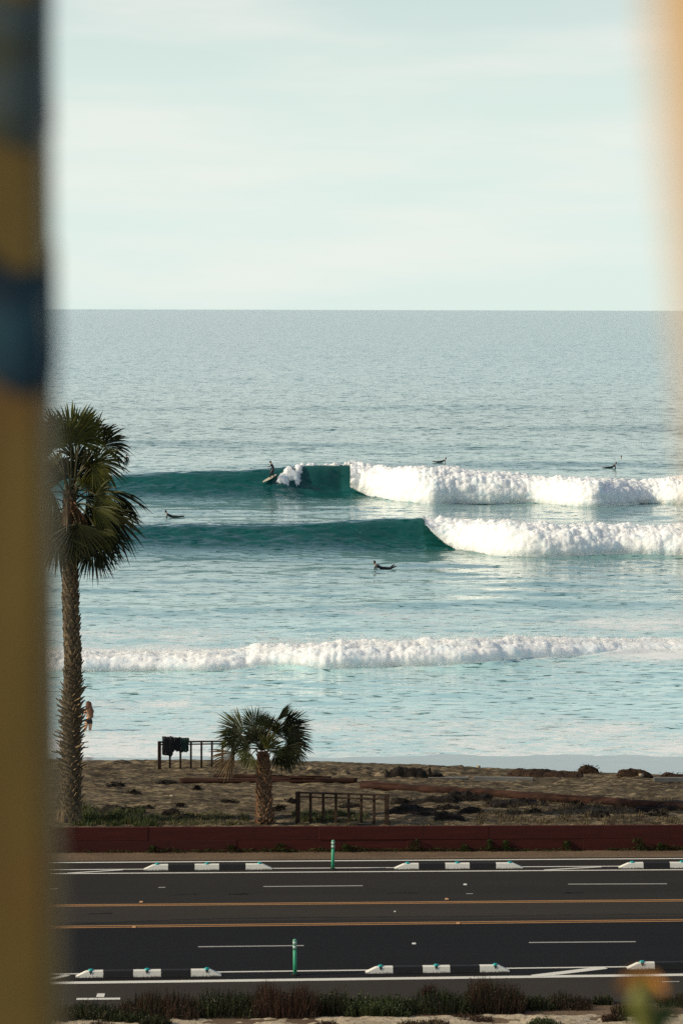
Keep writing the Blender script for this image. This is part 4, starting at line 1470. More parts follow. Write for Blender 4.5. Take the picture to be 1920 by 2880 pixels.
# ------------------------------------------------------------------ shrubs along the near edge of the road
def bank_z(x, y):
    e = 73.3 + .056 * x - y
    return ss1(0, 5, e) * .55 + .02 + ss1(5, 14, e) * .5
def shrub(label, x0, x1, ytop, ybase, kind, dens=1.0, d=None, spike=.35, group='shrubs along the near road edge'):
    z = .1
    for _ in range(5):
        pc = P((x0 + x1) / 2, ybase, z)
        z = bank_z(pc.x, pc.y)
    pc.z = z
    s = pc.y / F
    W, Hh = (x1 - x0) * s, (ybase - ytop) * s
    dep = min(.55, W * .4)
    mats = {'brown': [brown_twig, dark_twig, red_twig], 'red': [red_twig, brown_twig, dark_twig], 'green': [olive_twig, weed_m, dark_twig], 'dark': [dark_twig, olive_twig, brown_twig], 'dry': [brown_twig, dry_m, red_twig]}[kind]
    rt = empty('shrub', pc)
    tag(rt, label, 'shrub', group)
    tw, lf = MB(), MB()
    n = max(40, int(520 * W * dens * (.6 + Hh)))
    for k in range(n):
        u, v_ = random.uniform(-1, 1), random.uniform(-1, 1)
        x, y = u * W / 2, v_ * dep
        hk = Hh * (1 - .55 * abs(u) ** 2.5) * (1 + spike * (sfbm(x * 2.2 + x0, y * 2, 1.1, 3)) * 1.6) * random.uniform(.40, .92)
        base = Vector((x, y, bank_z(pc.x + x, pc.y + y) - pc.z - .04))
        if kind in ('green',):
            hk *= .9
        lean = Vector((u * .22 + random.gauss(0, .12), random.gauss(0, .12), 0)) * hk
        tip = base + lean + Vector((0, 0, hk))
        w = random.uniform(.006, .013)
        m = random.choices((0, 1, 2), (.62, .26, .12))[0]
        an = random.uniform(-.6, .6)
        c = Vector((math.cos(an), math.sin(an), 0)) * w
        mid = base.lerp(tip, .55) + lean * .08
        tw.add([base - c, base + c, mid + c * .8, mid - c * .8, tip], [(0, 1, 2, 3), (3, 2, 4)], m)
        # leaves up the twig
        for q in range(4 if kind in ('green', 'dark') else 2):
            e = random.uniform(.3, 1.0)
            p = base.lerp(tip, e)
            l_ = random.uniform(.022, .05) * (1.25 if kind == 'green' else 1)
            a = Vector((random.gauss(0, 1), random.gauss(0, 1), random.gauss(.5, 1))).normalized() * l_
            b = a.cross(Vector((random.gauss(0, 1), random.gauss(0, 1), random.gauss(0, 1)))).normalized() * l_ * .35
            lf.add([p, p + a * .5 + b, p + a, p + a * .5 - b], [(0, 1, 2, 3)], m)
    tw.build('twigs', mats, rt)
    lf.build('leaves', mats, rt)
    return rt
for a in (
    ('dark leafy shrub at the left end of the row beside the painted kerb mark', 178, 345, 2812, 2862, 'dark', 1.0),
    ('brown heathy shrub of upright twigs right of the left end shrub', 338, 560, 2776, 2856, 'brown', 1.0),
    ('small bright green bush in front of the brown heathy shrub', 318, 432, 2832, 2868, 'green', 1.2),
    ('dark green shrub left of the reddish broom', 548, 725, 2774, 2850, 'dark', 1.0),
    ('reddish broom shrub of fine fanning twigs below the near green post', 715, 890, 2752, 2850, 'red', 1.5),
    ('dark bushy shrub right of the reddish broom', 872, 985, 2772, 2848, 'dark', 1.0),
    ('round dense green shrub in front of the near middle wheel stop', 972, 1150, 2792, 2848, 'green', 1.5),
    ('thin stalk plant standing tall behind the round green shrub', 1190, 1225, 2744, 2800, 'red', .9),
    ('brown green shrub right of the round green one', 1135, 1335, 2776, 2840, 'dark', 1.0),
    ('tall dark spiky shrub right of the middle near wheel stop', 1318, 1470, 2738, 2838, 'brown', 1.4),
    ('low dark shrub right of the tall spiky one', 1455, 1560, 2788, 2834, 'dark', .9),
    ('low brown shrub with a pointed top before the gap', 1545, 1660, 2786, 2832, 'brown', .9),
    ('dark pointed bush on the right near the pale bank', 1668, 1720, 2782, 2822, 'dark', 1.1),
    ('brown grassy clump left of the blurred flower', 1722, 1800, 2800, 2852, 'dry', 1.3),
    ('low mixed shrub at the right edge behind the blurred flower', 1846, 1990, 2784, 2822, 'brown', .9),
    ('dull low shrub filling the left corner behind the yellowish post', 60, 190, 2812, 2868, 'brown', .9),
):
    shrub(*a)
for a in (
    ('dark twiggy tuft on the pale bank at the bottom left', 392, 480, 2856, 2884, 'dark', 1.6),
    ('small green tuft on the pale bank at the bottom, under the reddish broom', 884, 950, 2866, 2888, 'dry', 1.4),
    ('brown dry tuft on the pale bank below the brown green shrub', 1118, 1262, 2858, 2890, 'dry', 1.5),
    ('flat dark brown tuft lying on the pale bank', 1270, 1382, 2852, 2866, 'red', 1.2),
    ('grey green tuft on the bank at the bottom right of the middle', 1480, 1580, 2858, 2892, 'green', 1.3),
    ('dark dry tuft on the bank left of the blurred stem', 1692, 1760, 2844, 2868, 'red', 1.4),
    ('tiny dry tuft on the bank at the far bottom left', 250, 330, 2868, 2888, 'dry', 1.2),
):
    shrub(*a, spike=.5, group='tufts on the pale sandy bank')

# ------------------------------------------------------------------ wheel stops that guard the bicycle lanes
def stop_paint(name, c1, c2, chip, k2):
    k = Mat(name)
    n = k.noise(k.coords((14, 14, 14)), 1.0, 5, .7)
    z = k.node('ShaderNodeSeparateXYZ')
    k.l.new(k.node('ShaderNodeTexCoord').outputs['Object'], z.inputs[0])
    low = k.mr(z.outputs['Z'], .06, .0)
    f = k.mr(k.math('ADD', n, k.math('MULTIPLY', low, .22)), .60, .74, 0, k2)
    k.color(k.mix(f, k.mix(n, c1, c2), chip))
    k.set(.7, .3)
    k.bump(n, .2, .01)
    return k.m
stop_w = stop_paint('chipped white stop paint', (.66, .64, .56), (.78, .75, .66), (.10, .09, .075), .75)
stop_b = stop_paint('scuffed black stop rubber', (.010, .010, .011), (.016, .016, .017), (.035, .033, .03), .5)
refl_m = simple('teal reflector', (.008, .26, .25), (.012, .34, .32), (9, 9, 9), .25, .5, 0)
drip_m = simple('dark drip', (.02, .03, .03), (.03, .04, .04), (9, 9, 9), .6, .3, 0)
SH, SWB, SWT = .165, .24, .15
def block_mesh(L, mat, ramp_l=0.0, ramp_r=0.0):
    mb = MB()
    x0, x1 = -L / 2, L / 2
    N = 8
    vs = []
    for i in range(N + 1):
        x = x0 + L * i / N
        h = SH
        if ramp_l and x - x0 < ramp_l: h = SH * (.10 + .90 * (x - x0) / ramp_l)
        if ramp_r and x1 - x < ramp_r: h = SH * (.10 + .90 * (x1 - x) / ramp_r)
        wt_ = SWB + (SWT - SWB) * h / SH
        b = .018 * h / SH
        vs += [(x, -SWB / 2, 0), (x, -wt_ / 2 - .004, h - b), (x, -wt_ / 2 + b, h), (x, wt_ / 2 - b, h), (x, wt_ / 2 + .004, h - b), (x, SWB / 2, 0)]
    fs = []
    for i in range(N):
        for k in range(5):
            fs.append((i * 6 + k, (i + 1) * 6 + k, (i + 1) * 6 + k + 1, i * 6 + k + 1))
    fs += [tuple(range(5, -1, -1)), tuple(range(N * 6, N * 6 + 6))]
    mb.add(vs, fs)
    return mb.mesh('block', mat)
def dome_mesh():
    mb = MB()
    n = 10
    vs = [(0, 0, .055)]
    for r, z in ((.05, .045), (.078, .022), (.078, .0)):
        vs += [(math.cos(2 * math.pi * i / n) * r, math.sin(2 * math.pi * i / n) * r * .8, z) for i in range(n)]
    fs = [(0, 1 + i, 1 + (i + 1) % n) for i in range(n)]
    for q in range(2):
        for i in range(n):
            j = (i + 1) % n
            fs.append((1 + q * n + i, 1 + (q + 1) * n + i, 1 + (q + 1) * n + j, 1 + q * n + j))
    mb.add(vs, fs)
    return mb.mesh('reflector', refl_m, True)
dome = dome_mesh()
SLEN = 3.86
segs = [(.0, .19), (.19, .395), (.395, .585), (.585, .79), (.79, 1.0)]
blocks = [block_mesh((b - a) * SLEN - .006, stop_b if i % 2 else stop_w, .30 if i == 0 else 0, .30 if i == 4 else 0) for i, (a, b) in enumerate(segs)]
drip = MB()
drip.add([(-.05, -.083, .165), (.05, -.083, .165), (.015, -.100, .10), (0, -.105, .07), (-.015, -.100, .10)], [(0, 4, 3, 2, 1)])
drip_me = drip.mesh('tape', drip_m)
def wheel_stop(loc, rot, label, group, proto=None, drips=True):
    rt = empty('wheel_stop', loc, rot)
    tag(rt, label, 'wheel stop', group)
    for i, (a, b) in enumerate(segs):
        link('block', blocks[i], rt, ((a + b) / 2 * SLEN - SLEN / 2, 0, .0))
    for q in (.105, .49, .90):
        dz = SH if q == .49 else SH * .985
        o = link('reflector', dome, rt, (q * SLEN - SLEN / 2, -.01, dz - .004))
        if drips:
            link('tape', drip_me, rt, (q * SLEN - SLEN / 2, -.006, -.002 if q == .49 else -.004))
    return rt
SG = 'black and white wheel stops guarding the bicycle lanes'
for x0, x1, yb, lab in ((403, 766, 2450.5, 'black and white wheel stop on the far side, left of the far green post'),
                        (1108, 1470, 2447.5, 'black and white wheel stop on the far side, right of the far green post'),
                        (1740, 2102, 2445.0, 'far side black and white wheel stop cut by the right edge of view'),
                        (211, 622, 2753.5, 'black and white wheel stop on the near side, left of the near green post'),
                        (1027, 1433, 2741.5, 'black and white wheel stop on the near side, behind the round green shrub'),
                        (1763, 2170, 2729.5, 'chipped wheel stop on the near side behind the blurred orange flower')):
    a, b = P(x0, yb, 0), P(x1, yb - (5.0 if yb > 2600 else 2.5), 0)
    c = (a + b) / 2 + Vector((0, SWB / 2, 0))
    rt = wheel_stop((c.x, c.y, ZP + .004), math.atan2(b.y - a.y, b.x - a.x), lab, SG, drips=yb > 2600)
    k = (b - a).length / SLEN
    rt.scale = (k, 1, 1)

# ------------------------------------------------------------------ green flexible posts
post_m = simple('green plastic post', (.030, .27, .14), (.05, .36, .19), (5, 5, 3), .5, .35, 0)
post_t = simple('sun bleached green plastic', (.10, .30, .19), (.18, .38, .27), (6, 6, 8), .6, .3, 0)
band_m = simple('pale reflective band', (.35, .50, .42), (.45, .58, .52), (9, 9, 9), .35, .5, 0)
base_m = simple('black rubber base', (.012, .014, .012), (.02, .022, .02), (9, 9, 9), .8, .2, 0)
def delineator(px, py, h, lean, lab):
    p = P(px, py, 0)
    rt = empty('bollard', (p.x, p.y, ZP))
    rt.rotation_euler = (0, lean, 0)
    tag(rt, lab, 'bollard', 'green bollards between the wheel stops')
    mb = MB(); mb.tube([(0, 0, 0), (0, 0, .02), (0, 0, .045)], [.11, .105, .062], 16); mb.build('base', base_m, rt)
    mb = MB(); mb.tube([(0, 0, .03), (0, 0, .3), (0, 0, h * .70)], [.051, .049, .049], 16, 0); mb.build('tube', post_m, rt, True)
    mb = MB(); mb.tube([(0, 0, h * .70), (0, 0, h - .03), (0, 0, h - .008), (0, 0, h)], [.049, .049, .044, .03], 16, 0); mb.build('cap', post_t, rt, True)
    for z in (h * .78, h * .90):
        mb = MB(); mb.tube([(0, 0, z - .035), (0, 0, z + .035)], [.051, .051], 16); mb.build('reflective_band', band_m, rt, True)
delineator(935.5, 2447, .90, .01, 'green plastic bollard on the far side of the road, before the red wall')
delineator(829.5, 2744, .92, -.012, 'green plastic bollard on the near side of the road, above the reddish broom')

# raised pavement markers
for px, py, col, lab in ((1308, 2490.5, 'white', 'white raised road marker on the far lane line'), (1164, 2657, 'white', 'white raised road marker on the near lane line'),
                         (397, 2539.5, 'amber', 'amber raised marker at the left of the far yellow line'), (377, 2610.5, 'amber', 'amber raised marker at the left of the near yellow line'),
                         (1256, 2531.5, 'amber', 'amber raised marker at the right of the far yellow line'), (1288, 2600, 'amber', 'amber raised marker at the right of the near yellow line'),
                         (1110, 2567, 'pale', 'tiny pale marker alone on the brown centre lane')):
    mb = MB()
    w = .11 if col != 'pale' else .06
    mb.add([(-w / 2, -w / 2, 0), (w / 2, -w / 2, 0), (w / 2, w / 2, 0), (-w / 2, w / 2, 0), (-w * .33, -w * .22, .028), (w * .33, -w * .22, .028), (w * .33, w * .22, .028), (-w * .33, w * .22, .028)],
           [(4, 5, 6, 7), (0, 1, 5, 4), (1, 2, 6, 5), (2, 3, 7, 6), (3, 0, 4, 7)])
    cm = {'white': (.75, .74, .70), 'amber': (.62, .34, .16), 'pale': (.6, .6, .56)}[col]
    p = P(px, py, 0)
    o = mb.build('road_marker', simple(col + ' marker', cm, tuple(x * .85 for x in cm), (9, 9, 9), .4, .4, 0), None, False, (p.x, p.y, ZP + .003))
    tag(o, lab, 'road marker')
# ------------------------------------------------------------------ people in the water
skin_m = simple('sunlit skin', (.46, .24, .14), (.54, .29, .175), (6, 6, 6), .55, .3, 0)
wet_m = simple('black wetsuit', (.007, .008, .009), (.014, .015, .016), (6, 6, 6), .5, .35, 0)
swim_m = simple('black swimsuit', (.006, .006, .008), (.012, .012, .014), (9, 9, 9), .6, .3, 0)
hair_br = simple('long auburn hair', (.055, .022, .010), (.16, .066, .028), (60, 60, 3), .5, .4, .4, .004)
hair_dk = simple('dark wet hair', (.010, .008, .006), (.022, .015, .010), (40, 40, 12), .5, .4, 0)
board_w = simple('off white surfboard', (.60, .58, .52), (.72, .70, .64), (2, 2, 2), .3, .5, 0)
board_d = simple('dark surfboard', (.020, .024, .026), (.035, .04, .042), (2, 2, 2), .35, .5, 0)
board_y = simple('pale cream surfboard', (.48, .42, .30), (.58, .52, .40), (2, 2, 2), .3, .5, 0)
deps = None
def skin_body(J, E, root_name, sub=2):
    """J: joint -> (x, y, z, radius); E: pairs. One continuous surface grown round the skeleton."""
    names = list(J)
    me = bpy.data.meshes.new('body_skeleton')
    me.from_pydata([J[n][:3] for n in names], [(names.index(a), names.index(b)) for a, b in E], [])
    o = bpy.data.objects.new('body_skeleton', me)
    COL.objects.link(o)
    sk = o.modifiers.new('skin', 'SKIN')
    sk.use_smooth_shade = True
    sv = me.skin_vertices[0].data
    for i, n in enumerate(names):
        r = J[n][3]
        sv[i].radius = r if isinstance(r, tuple) else (r, r)
        sv[i].use_root = n == root_name
    ss = o.modifiers.new('sub', 'SUBSURF')
    ss.levels = ss.render_levels = sub
    dg = bpy.context.evaluated_depsgraph_get()
    dg.update()
    out = bpy.data.meshes.new_from_object(o.evaluated_get(dg))
    bpy.data.objects.remove(o)
    bpy.data.meshes.remove(me)
    for p in out.polygons:
        p.use_smooth = True
    return out
def nearest_joint(J, co):
    return min(J, key=lambda n: (Vector(J[n][:3]) - co).length_squared / max(.03, J[n][3] if not isinstance(J[n][3], tuple) else J[n][3][0]))
def shell(me, keep, name, mat, parent, off=.006):
    """clothing: the faces of the body that it covers, lifted off the skin"""
    mb = MB()
    idx = {}
    vs, fs = [], []
    for p in me.polygons:
        if keep(p.center):
            f = []
            for i in p.vertices:
                if i not in idx:
                    idx[i] = len(vs)
                    vs.append(me.vertices[i].co + me.vertices[i].normal * off)
                f.append(idx[i])
            fs.append(f)
    mb.add(vs, fs)
    return mb.build(name, mat, parent, True)
def hand(J, E, key, wrist, direc, side, curl=.35):
    """palm and five unequal fingers, thumb leaving the side of the palm"""
    w = Vector(wrist); d_ = Vector(direc).normalized()
    s = d_.cross(Vector(side)).normalized()
    n = s.cross(d_).normalized()
    pm = w + d_ * .055
    J[key + 'palm'] = (*pm, (.034, .020)); E.append((key + 'wrist', key + 'palm'))
    for i, (o_, l_) in enumerate(((-.030, .058), (-.010, .075), (.011, .080), (.030, .070))):
        a = pm + d_ * .045 + s * o_
        b = a + d_ * l_ * .5 - n * l_ * curl * .3
        c = b + d_ * l_ * .4 - n * l_ * curl * .7
        for k, q, r in (('a', a, .011), ('b', b, .009), ('c', c, .007)):
            J[f'{key}f{i}{k}'] = (*q, r)
        E += [(key + 'palm', f'{key}f{i}a'), (f'{key}f{i}a', f'{key}f{i}b'), (f'{key}f{i}b', f'{key}f{i}c')]
    a = w + d_ * .035 - s * .040
    b = a + d_ * .035 - s * .022
    J[key + 'ta'] = (*a, .012); J[key + 'tb'] = (*b, .009)
    E += [(key + 'wrist', key + 'ta'), (key + 'ta', key + 'tb')]
def make_person(label, loc, rz, J, E, root, wear, wear_name, wear_mat, hair_mat, hair=True, face=(-1, 0, 0), hair_r=1.12, group=None, scale=1.0):
    rt = empty('person', loc, rz)
    rt.scale = (scale,) * 3
    tag(rt, label, 'person', group)
    me = skin_body(J, E, root)
    me.name = 'body'
    me.materials.clear()
    me.materials.append(skin_m)
    link('body', me, rt)
    if wear:
        shell(me, wear, wear_name, wear_mat, rt)
    if hair:
        h = Vector(J['head'][:3]); r = J['head'][3] * hair_r
        f = Vector(face).normalized()
        mb = MB()
        vs, fs = [], []
        nu, nv = 9, 14
        for i in range(nu):
            th = math.pi * .72 * i / (nu - 1)
            for j in range(nv):
                ph = 2 * math.pi * j / nv
                d_ = Vector((math.sin(th) * math.cos(ph), math.sin(th) * math.sin(ph), math.cos(th)))
                k = 1.0 if d_.dot(f) < .35 or d_.z > .55 else .72
                q = h + Vector((d_.x, d_.y, d_.z * 1.08)) * r * k * (1 + .06 * svn(d_.x * 4, d_.y * 4, d_.z * 4))
                vs.append(q)
        for i in range(nu - 1):
            for j in range(nv):
                fs.append((i * nv + j, (i + 1) * nv + j, (i + 1) * nv + (j + 1) % nv, i * nv + (j + 1) % nv))
        mb.add(vs, fs)
        mb.build('hair', hair_mat, rt, True)
    return rt
def head_of(J, E, c, f, r=.098, neck='neck'):
    c, f = Vector(c), Vector(f).normalized()
    J['head'] = (*c, r)
    jaw = c + f * .045 - Vector((0, 0, .085))
    J['jaw'] = (*jaw, .062)
    ns = c + f * (r * 1.12) - Vector((0, 0, .022))
    J['nose'] = (*ns, .016)
    E += [(neck, 'head'), ('head', 'jaw'), ('head', 'nose')]

def surfboard(label, loc, rot, L, W, mat, rocker=.025):
    rt = empty('surfboard', loc)
    rt.rotation_euler = rot
    tag(rt, label, 'surfboard')
    N, n = 22, 10
    mb = MB()
    vs, fs = [], []
    for i in range(N):
        u = i / (N - 1)
        w = W / 2 * max(.02, (math.sin(math.pi * min(1, u * .93 + .05)) ** .62))
        th = .032 * max(.12, math.sin(math.pi * (u * .94 + .03)) ** .5)
        z0 = rocker * (u ** 3.2) + .02 * (1 - u) ** 3
        for k in range(n):
            a = 2 * math.pi * k / n
            vs.append((L * (u - .45), math.cos(a) * w, z0 + math.sin(a) * th))
    for i in range(N - 1):
        for k in range(n):
            j = (k + 1) % n
            fs.append((i * n + k, (i + 1) * n + k, (i + 1) * n + j, i * n + j))
    fs += [tuple(range(n)), tuple(range((N - 1) * n + n - 1, (N - 1) * n - 1, -1))]
    mb.add(vs, fs)
    mb.build('deck', mat, rt, True)
    for y in (-W * .27, 0, W * .27):
        fb = MB()
        fb.add([(-L * .40, y, -.01), (-L * .34, y, -.02), (-L * .405, y + .004, -.13), (-L * .40, y + .008, -.01), (-L * .34, y + .008, -.02)], [(0, 1, 2), (3, 2, 4), (0, 2, 3), (1, 4, 2), (0, 3, 4, 1)])
        fb.build('fin', board_d, rt)
    return rt

def SW(px, py, lo=200.0, hi=420.0):
    """photo pixel -> point on the wave surface"""
    d = lo
    while d < hi:
        q = PD(px, py, d)
        if q.z <= sea_z(q.x, d):
            return Vector((q.x, d, sea_z(q.x, d)))
        d += .25
    return P(px, py, SEA)

# ---- woman wading
wp = P(250, 2056, SEA)
wp.z = -1.40
J = {'pelvis': (0.0, 0, .86, (.135, .115)), 'waist': (-.01, 0, 1.00, (.108, .090)), 'ribs': (0.0, -.01, 1.17, (.118, .10)), 'chest': (-.01, -.01, 1.30, (.125, .10)), 'neck': (-.02, .0, 1.43, .052),
     'Lsh': (-.135, -.06, 1.345, .056), 'Lel': (-.175, -.05, 1.08, .043), 'Lwrist': (-.20, .14, 1.20, .029),
     'Rsh': (.115, .07, 1.345, .056), 'Rel': (.10, .17, 1.08, .043), 'Rwrist': (-.06, .24, 1.12, .029),
     'Lhip': (-.075, -.05, .80, .105), 'Lkn': (-.165, -.03, .47, .066), 'Lan': (-.165, -.07, .08, .042), 'Lto': (-.28, -.02, .03, .034),
     'Rhip': (.075, .05, .80, .105), 'Rkn': (.04, .06, .47, .066), 'Ran': (.05, .05, .08, .042), 'Rto': (-.06, .12, .03, .034)}
E = [('pelvis', 'waist'), ('waist', 'ribs'), ('ribs', 'chest'), ('chest', 'neck'), ('chest', 'Lsh'), ('Lsh', 'Lel'), ('Lel', 'Lwrist'), ('chest', 'Rsh'), ('Rsh', 'Rel'), ('Rel', 'Rwrist'),
     ('pelvis', 'Lhip'), ('Lhip', 'Lkn'), ('Lkn', 'Lan'), ('Lan', 'Lto'), ('pelvis', 'Rhip'), ('Rhip', 'Rkn'), ('Rkn', 'Ran'), ('Ran', 'Rto')]
head_of(J, E, (-.03, 0, 1.565), (-.85, .5, -.05))
hand(J, E, 'L', J['Lwrist'][:3], (-.1, .35, .9), (1, .2, 0))
hand(J, E, 'R', J['Rwrist'][:3], (-.8, .2, .4), (0, 0, 1))
woman = make_person('woman with long auburn hair in a black swimsuit, wading beside the tall palm trunk', wp, 0, J, E, 'pelvis',
                    lambda c: (.715 + .95 * max(0, -(c.x + .02)) < c.z < 1.005 - .10 * max(0, math.cos(6 * c.x)) * (1 if c.y < 0 else -1.5) and abs(c.x) < .2) or (1.0 < c.z < 1.26 and c.y > .045 and abs(c.x) < .15),
                    'swimsuit', swim_m, hair_br, True, (-.85, .5, 0), 1.13)
mb = MB()
for y0, x0, x1, z0, z1 in ((-.108, -.10, .10, 1.16, 1.175), (-.09, -.10, -.06, 1.0, 1.17), (-.09, -.10, -.07, 1.17, 1.40)):
    mb.tube([(x0, y0 + .015, z0), ((x0 + x1) / 2, y0 - .012, (z0 + z1) / 2), (x1, y0 + .015, z1)], .009, 5)
mb.build('strap', swim_m, woman)
mb = MB()
hv, nn_, mm_ = [], 26, 16
for i in range(nn_):
    q = i / (nn_ - 1)
    z = 1.66 - .68 * q
    cx = -.03 + .17 * q ** 1.2 + .012 * math.sin(q * 14)
    wx = .105 + .045 * math.sin(min(1, q * 1.15) * math.pi) - .045 * max(0, q - .75) * 4
    for j in range(mm_):
        a = 2 * math.pi * j / mm_
        wv = 1 + .10 * svn(math.cos(a) * 2.2, math.sin(a) * 2.2 + 4, q * 7)
        hv.append((cx + math.cos(a) * wx * wv, -.055 - .03 * math.sin(q * 3.1) + math.sin(a) * .075 * wv, z + .02 * math.sin(a * 3 + q * 5) * q))
mb.add(hv, [(i * mm_ + j, i * mm_ + (j + 1) % mm_, (i + 1) * mm_ + (j + 1) % mm_, (i + 1) * mm_ + j) for i in range(nn_ - 1) for j in range(mm_)] + [tuple(range(mm_)), tuple(range((nn_ - 1) * mm_ + mm_ - 1, (nn_ - 1) * mm_ - 1, -1))])
mb.build('long_hair', hair_br, woman, True)

# ---- surfer riding the wave
sp = SW(764, 1349)
def wear_surf(J, bare=('head', 'jaw', 'nose')):
    def keep(c):
        n = nearest_joint(J, c)
        return n not in bare and 'palm' not in n and 'f' not in n[1:3] and n[1:] not in ('ta', 'tb', 'to') and n != 'neck'
    return keep
J = {'pelvis': (.17, 0, .80, (.135, .12)), 'waist': (.14, 0, .95, .112), 'chest': (.02, 0, 1.20, (.15, .13)), 'neck': (-.06, 0, 1.36, .058),
     'Lsh': (-.02, -.17, 1.27, .065), 'Lel': (-.18, -.30, 1.06, .048), 'Lwrist': (-.36, -.22, 1.08, .032),
     'Rsh': (.02, .17, 1.27, .065), 'Rel': (.02, .26, 1.00, .048), 'Rwrist': (-.12, .20, .80, .032),
     'Lhip': (.12, -.10, .72, .105), 'Lkn': (-.12, -.10, .44, .072), 'Lan': (-.10, -.05, .10, .046), 'Lto': (-.26, -.10, .05, .036),
     'Rhip': (.14, .10, .72, .105), 'Rkn': (.04, .14, .40, .072), 'Ran': (.24, .08, .12, .046), 'Rto': (.12, .16, .06, .036)}
E = [('pelvis', 'waist'), ('waist', 'chest'), ('chest', 'neck'), ('chest', 'Lsh'), ('Lsh', 'Lel'), ('Lel', 'Lwrist'), ('chest', 'Rsh'), ('Rsh', 'Rel'), ('Rel', 'Rwrist'),
     ('pelvis', 'Lhip'), ('Lhip', 'Lkn'), ('Lkn', 'Lan'), ('Lan', 'Lto'), ('pelvis', 'Rhip'), ('Rhip', 'Rkn'), ('Rkn', 'Ran'), ('Ran', 'Rto')]
head_of(J, E, (-.13, 0, 1.50), (-1, -.1, -.1))
hand(J, E, 'L', J['Lwrist'][:3], (-1, 0, .1), (0, 0, 1))
hand(J, E, 'R', J['Rwrist'][:3], (-.8, 0, -.5), (0, 0, 1))
make_person('surfer in a black wetsuit standing crouched on a board on the farther wave', sp + Vector((0, -.15, .12)), 0, J, E, 'pelvis', wear_surf(J), 'wetsuit', wet_m, hair_dk, True, (-1, 0, 0), 1.1, scale=1.04)
surfboard('pale surfboard under the standing surfer', sp + Vector((-.15, -.2, .10)), (R(0), R(17), R(236)), 2.3, .58, board_y)

# ---- surfers lying on their boards
def prone(label, blabel, loc, face_right, legs_up, bmat, head_up=.5, rz=0.0, hm=None, L=2.0):
    u = legs_up
    J = {'pelvis': (-.02, 0, .16, (.13, .10)), 'waist': (.16, 0, .17, .11), 'chest': (.42, 0, .25 + .1 * head_up, (.15, .12)), 'neck': (.58, 0, .34 + .2 * head_up, .056),
         'Lsh': (.48, -.18, .28 + .14 * head_up, .064), 'Lel': (.58, -.25, .12, .046), 'Lwrist': (.55, -.27, -.10, .031),
         'Rsh': (.48, .18, .28 + .14 * head_up, .064), 'Rel': (.58, .25, .12, .046), 'Rwrist': (.55, .27, -.10, .031),
         'Lhip': (-.10, -.10, .15, .10), 'Lkn': (-.50, -.13, .14, .068), 'Lan': (-.84 + .22 * u, -.12, .14 + .38 * u, .045), 'Lto': (-1.02 + .30 * u, -.13, .15 + .50 * u, .034),
         'Rhip': (-.10, .10, .15, .10), 'Rkn': (-.50, .14, .14, .068), 'Ran': (-.86 + .16 * u, .16, .13 + .28 * u, .045), 'Rto': (-1.03 + .2 * u, .17, .13 + .36 * u, .034)}
    E = [('pelvis', 'waist'), ('waist', 'chest'), ('chest', 'neck'), ('chest', 'Lsh'), ('Lsh', 'Lel'), ('Lel', 'Lwrist'), ('chest', 'Rsh'), ('Rsh', 'Rel'), ('Rel', 'Rwrist'),
         ('pelvis', 'Lhip'), ('Lhip', 'Lkn'), ('Lkn', 'Lan'), ('Lan', 'Lto'), ('pelvis', 'Rhip'), ('Rhip', 'Rkn'), ('Rkn', 'Ran'), ('Ran', 'Rto')]
    head_of(J, E, (.66, 0, .47 + .26 * head_up), (1, 0, .05))
    hand(J, E, 'L', J['Lwrist'][:3], (-.3, 0, -1), (1, 0, 0))
    hand(J, E, 'R', J['Rwrist'][:3], (-.3, 0, -1), (1, 0, 0))
    z = sea_z(loc.x, loc.y)
    loc = Vector((loc.x, loc.y, z - .05))
    a = rz + (0 if face_right else math.pi)
    make_person(label, loc, a, J, E, 'pelvis', wear_surf(J, ('head', 'jaw', 'nose')), 'wetsuit', wet_m, hm or hair_dk, True, (1, 0, 0), 1.1)
    surfboard(blabel, loc + Vector((.1 * (1 if face_right else -1), 0, .0)), (0, 0, a), L, .54, bmat)
prone('surfer lying on a dark board facing right, seaward of the white foam in the middle', 'dark board under the paddler seaward of the white foam in the middle', P(1238, 1310, SEA), True, .15, board_d, .35)
prone('surfer lying on a long dark board facing right, far out near the right edge', 'long dark board under the paddler near the right edge', P(1716, 1317.5, SEA), True, .1, board_d, .75, 0, None, 2.6)
prone('surfer with wet hair paddling to the left between the two breaking waves', 'white board under the paddler between the two waves', P(487, 1459, SEA), False, .12, board_w, .5, .08)
prone('surfer with dark hair and a bent raised leg, paddling left before the middle wave', 'board under the paddler before the middle wave', P(1078, 1601, SEA), False, .5, board_d, .5, .25)

